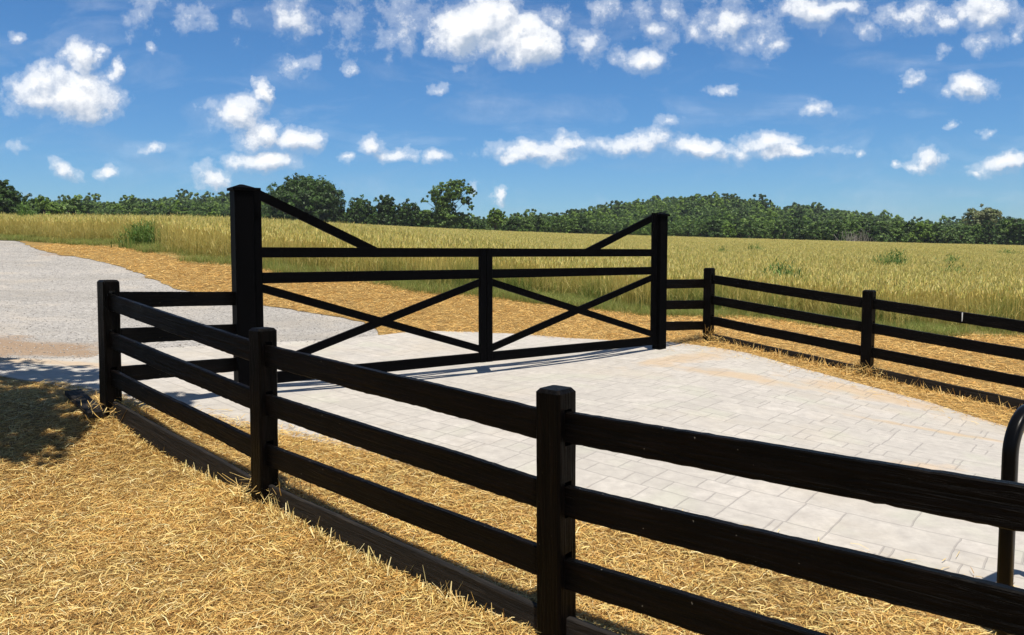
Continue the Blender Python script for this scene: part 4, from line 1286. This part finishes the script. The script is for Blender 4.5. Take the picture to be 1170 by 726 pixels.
def leaf(label, x0, x1, hinge_left, ztop):
    """x along the gate from the left post; built in gate-local coordinates with z absolute"""
    org = G1 + gd * (x0 if hinge_left else x1); org.z = ZBb
    root = empty('gate_leaf', org, aG); tag(root, label, 'gate', 'leaves of the double driveway gate')
    bpy.context.view_layer.update()
    xo = x0 if hinge_left else x1
    sw = .095
    hx = (x0, x0 + sw) if hinge_left else (x1 - sw, x1)
    mx_ = (x1 - sw, x1) if hinge_left else (x0, x0 + sw)
    zb = ZBb

    def put(nm, me): return link(nm, me, root, M_gate)

    def vert(nm, xr, z0, z1, t=TK):
        me = bpy.data.meshes.new(nm); ch = .006; V = []
        a, b_ = xr[0] - xo, xr[1] - xo
        pr = [(a + ch, -t / 2), (b_ - ch, -t / 2), (b_, -t / 2 + ch), (b_, t / 2 - ch), (b_ - ch, t / 2), (a + ch, t / 2), (a, t / 2 - ch), (a, -t / 2 + ch)]
        for z in (z0 - zb, z1 - zb):
            for (x, y) in pr: V.append((x, y, z))
        Fc = [(j, (j + 1) % 8, 8 + (j + 1) % 8, 8 + j) for j in range(8)] + [tuple(range(7, -1, -1)), tuple(range(8, 16))]
        me.from_pydata(V, [], Fc); me.update(); put(nm, me)
    vert('hinge_stile', hx, ZBb, ztop); vert('meeting_stile', mx_, ZBb, ZT, TK + .006)
    ia, ib = (x0 + sw + .001 - xo, x1 - sw - .001 - xo)
    for nm, z1, z0 in (('top_rail', ZT - .002, ZR1b), ('middle_rail', ZR2, ZR2b), ('bottom_rail', ZB, ZBb + .002)):
        put(nm, box_mesh(nm, (ia, -TK / 2 + .002, z0 - zb), (ib, TK / 2 - .002, z1 - zb)))

    def diag(nm, xa, za, xb, zb_, w, t, yo=0):
        """sloping bar cut vertically at both ends; (xa,za),(xb,zb_) centre-line ends"""
        dx, dz = xb - xa, zb_ - za; v = w / 2 * math.hypot(dx, dz) / abs(dx)
        V = []
        for y in (yo - t / 2, yo + t / 2):
            V += [(xa, y, za - v), (xb, y, zb_ - v), (xb, y, zb_ + v), (xa, y, za + v)]
        me = bpy.data.meshes.new(nm); me.from_pydata(V, [], [(0, 1, 2, 3), (7, 6, 5, 4), (0, 4, 5, 1), (1, 5, 6, 2), (2, 6, 7, 3), (3, 7, 4, 0)]); me.update(); put(nm, me)
    lo, hi = ZB - zb, ZR2b - zb
    inset = .055
    diag('cross_brace', ia, hi - inset, ib, lo + inset, .095, TK - .014, .001)
    diag('cross_brace', ia, lo + inset, ib, hi - inset, .095, TK - .020, -.001)
    # sloping strut from the top of the hinge stile to the top rail
    run = 1.42
    zt_ = ztop - zb - .085
    if hinge_left: diag('strut', ia, zt_, ia + run, ZT - zb - .055, .105, TK - .016, .0005)
    else: diag('strut', ib - run, ZT - zb - .055, ib, zt_, .105, TK - .016, .0005)
    # hinge straps on the post side
    for zz in (.25, 1.25, 1.95):
        hxx = (hx[0] - xo - .035, hx[0] - xo + .05) if hinge_left else (hx[1] - xo - .05, hx[1] - xo + .035)
        put('hinge', box_mesh('hinge', (hxx[0], TK / 2 + .001, zz), (hxx[1], TK / 2 + .012, zz + .07), .002))
    return root


leaf('left leaf of the black gate, its top strut rising to the left gate post', gl0, mid - .006, True, at(296, 214.5, 8.35).z)
leaf('right leaf of the black gate, its top strut rising to the right gate post', mid + .006, gl1, False, at(742, 243.5, 12.1).z)


# ------------------------------------------------------------------ bent pipe stand on the right
def tube_loop(name, pts, r, mat, ns=16, sq=.0):
    V, Fc = [], []
    m = len(pts)
    for i, p in enumerate(pts):
        d = (pts[min(i + 1, m - 1)] - pts[max(i - 1, 0)]).normalized()
        s_ = Vector((0.55, -0.835, 0)).normalized()     # normal of the hoop's plane
        u = d.cross(s_).normalized()
        for j in range(ns):
            a = j / ns * 2 * math.pi
            ca, sa = math.cos(a), math.sin(a)
            k = 1 / max(abs(ca) ** 5 + abs(sa) ** 5, 1e-6) ** (1 / 5)    # square tube with rounded corners
            V.append(tuple(p + (u * ca + s_ * sa) * r * k))
        if i:
            for j in range(ns): Fc.append(((i - 1) * ns + j, (i - 1) * ns + (j + 1) % ns, i * ns + (j + 1) % ns, i * ns + j))
    Fc.append(tuple(range(ns - 1, -1, -1))); Fc.append(tuple(range((m - 1) * ns, m * ns)))
    me = bpy.data.meshes.new(name); me.from_pydata(V, [], Fc); me.update()
    o = link(name, me, None, mat, True); return o


Yh = 3.5
base = at(1151, 600, Yh); bx, by = base.x, base.y; gz = tz(bx, by)
ztop = at(1165, 474, Yh).z
hd = Vector((0.835, 0.55, 0)).normalized(); Rr = .20; wid = .75
pts = [Vector((bx, by, gz - .15)), Vector((bx, by, ztop - Rr - .3))]
for i in range(0, 13):
    a = math.pi - i / 12 * math.pi / 2
    pts.append(Vector((bx, by, ztop - Rr)) + hd * (Rr + Rr * math.cos(a)) + Vector((0, 0, Rr * math.sin(a))))
for i in range(0, 13):
    a = math.pi / 2 - i / 12 * math.pi / 2
    pts.append(Vector((bx, by, ztop - Rr)) + hd * (wid - Rr + Rr * math.cos(a)) + Vector((0, 0, Rr * math.sin(a))))
pts.append(pts[-1].copy()); pts[-1].z = gz - .15
mt, nt_, b_ = new_mat('black_powder_coat'); b_.inputs['Base Color'].default_value = (.003, .003, .0035, 1); b_.inputs['Roughness'].default_value = .3; b_.inputs['Specular IOR Level'].default_value = .12
o = tube_loop('pipe_hoop', pts, .030, mt)
tag(o, 'bent black metal tube hoop standing behind the fence at the right edge of the picture', 'metal hoop')

# small bird far off in the sky
q = at(592, 247, 120)
me = bpy.data.meshes.new('bird')
me.from_pydata([(-.30, 0, 0), (-.1, -.06, .06), (-.1, .06, .04), (.12, -.07, .07), (.12, .07, .05), (.3, 0, .02), (0, 0, -.07), (-.05, -.5, .16), (.08, -.55, .14), (-.05, .5, .2), (.08, .55, .18), (.4, -.06, .02), (.4, .06, .02)],
               [], [(0, 1, 2), (1, 3, 4, 2), (3, 5, 4), (0, 6, 1), (0, 2, 6), (1, 6, 3), (2, 4, 6), (3, 6, 5), (4, 5, 6), (1, 7, 8, 3), (2, 4, 10, 9), (5, 11, 12)])
mb, nt_, b_ = new_mat('dark_feathers'); b_.inputs['Base Color'].default_value = (.03, .03, .03, 1)
o = link('bird', me, None, mb); o.location = q; o.rotation_euler = (0, .1, .25)
tag(o, 'tiny dark bird gliding in the sky above the gate, right of the airy tree', 'bird')

# ------------------------------------------------------------------ air
me = bpy.data.meshes.new('haze')
x0, x1, y0, y1, z0, z1 = -2600, 2600, -450, 4200, -60, 60
me.from_pydata([(x, y, z) for z in (z0, z1) for (x, y) in ((x0, y0), (x1, y0), (x1, y1), (x0, y1))], [], [(3, 2, 1, 0), (4, 5, 6, 7), (0, 1, 5, 4), (1, 2, 6, 5), (2, 3, 7, 6), (3, 0, 4, 7)])
o = link('haze', me); mh = bpy.data.materials.new('haze'); mh.use_nodes = True; nt = mh.node_tree; nt.nodes.clear()
pv_ = nd(nt, 'ShaderNodeVolumePrincipled'); pv_.inputs['Density'].default_value = 0.00017; pv_.inputs['Color'].default_value = (.80, .88, 1.0, 1)
ou = nd(nt, 'ShaderNodeOutputMaterial'); nt.links.new(pv_.outputs[0], ou.inputs['Volume'])
me.materials.append(mh); tag(o, 'thin blue summer haze over the distant hills', 'haze', kind='stuff')
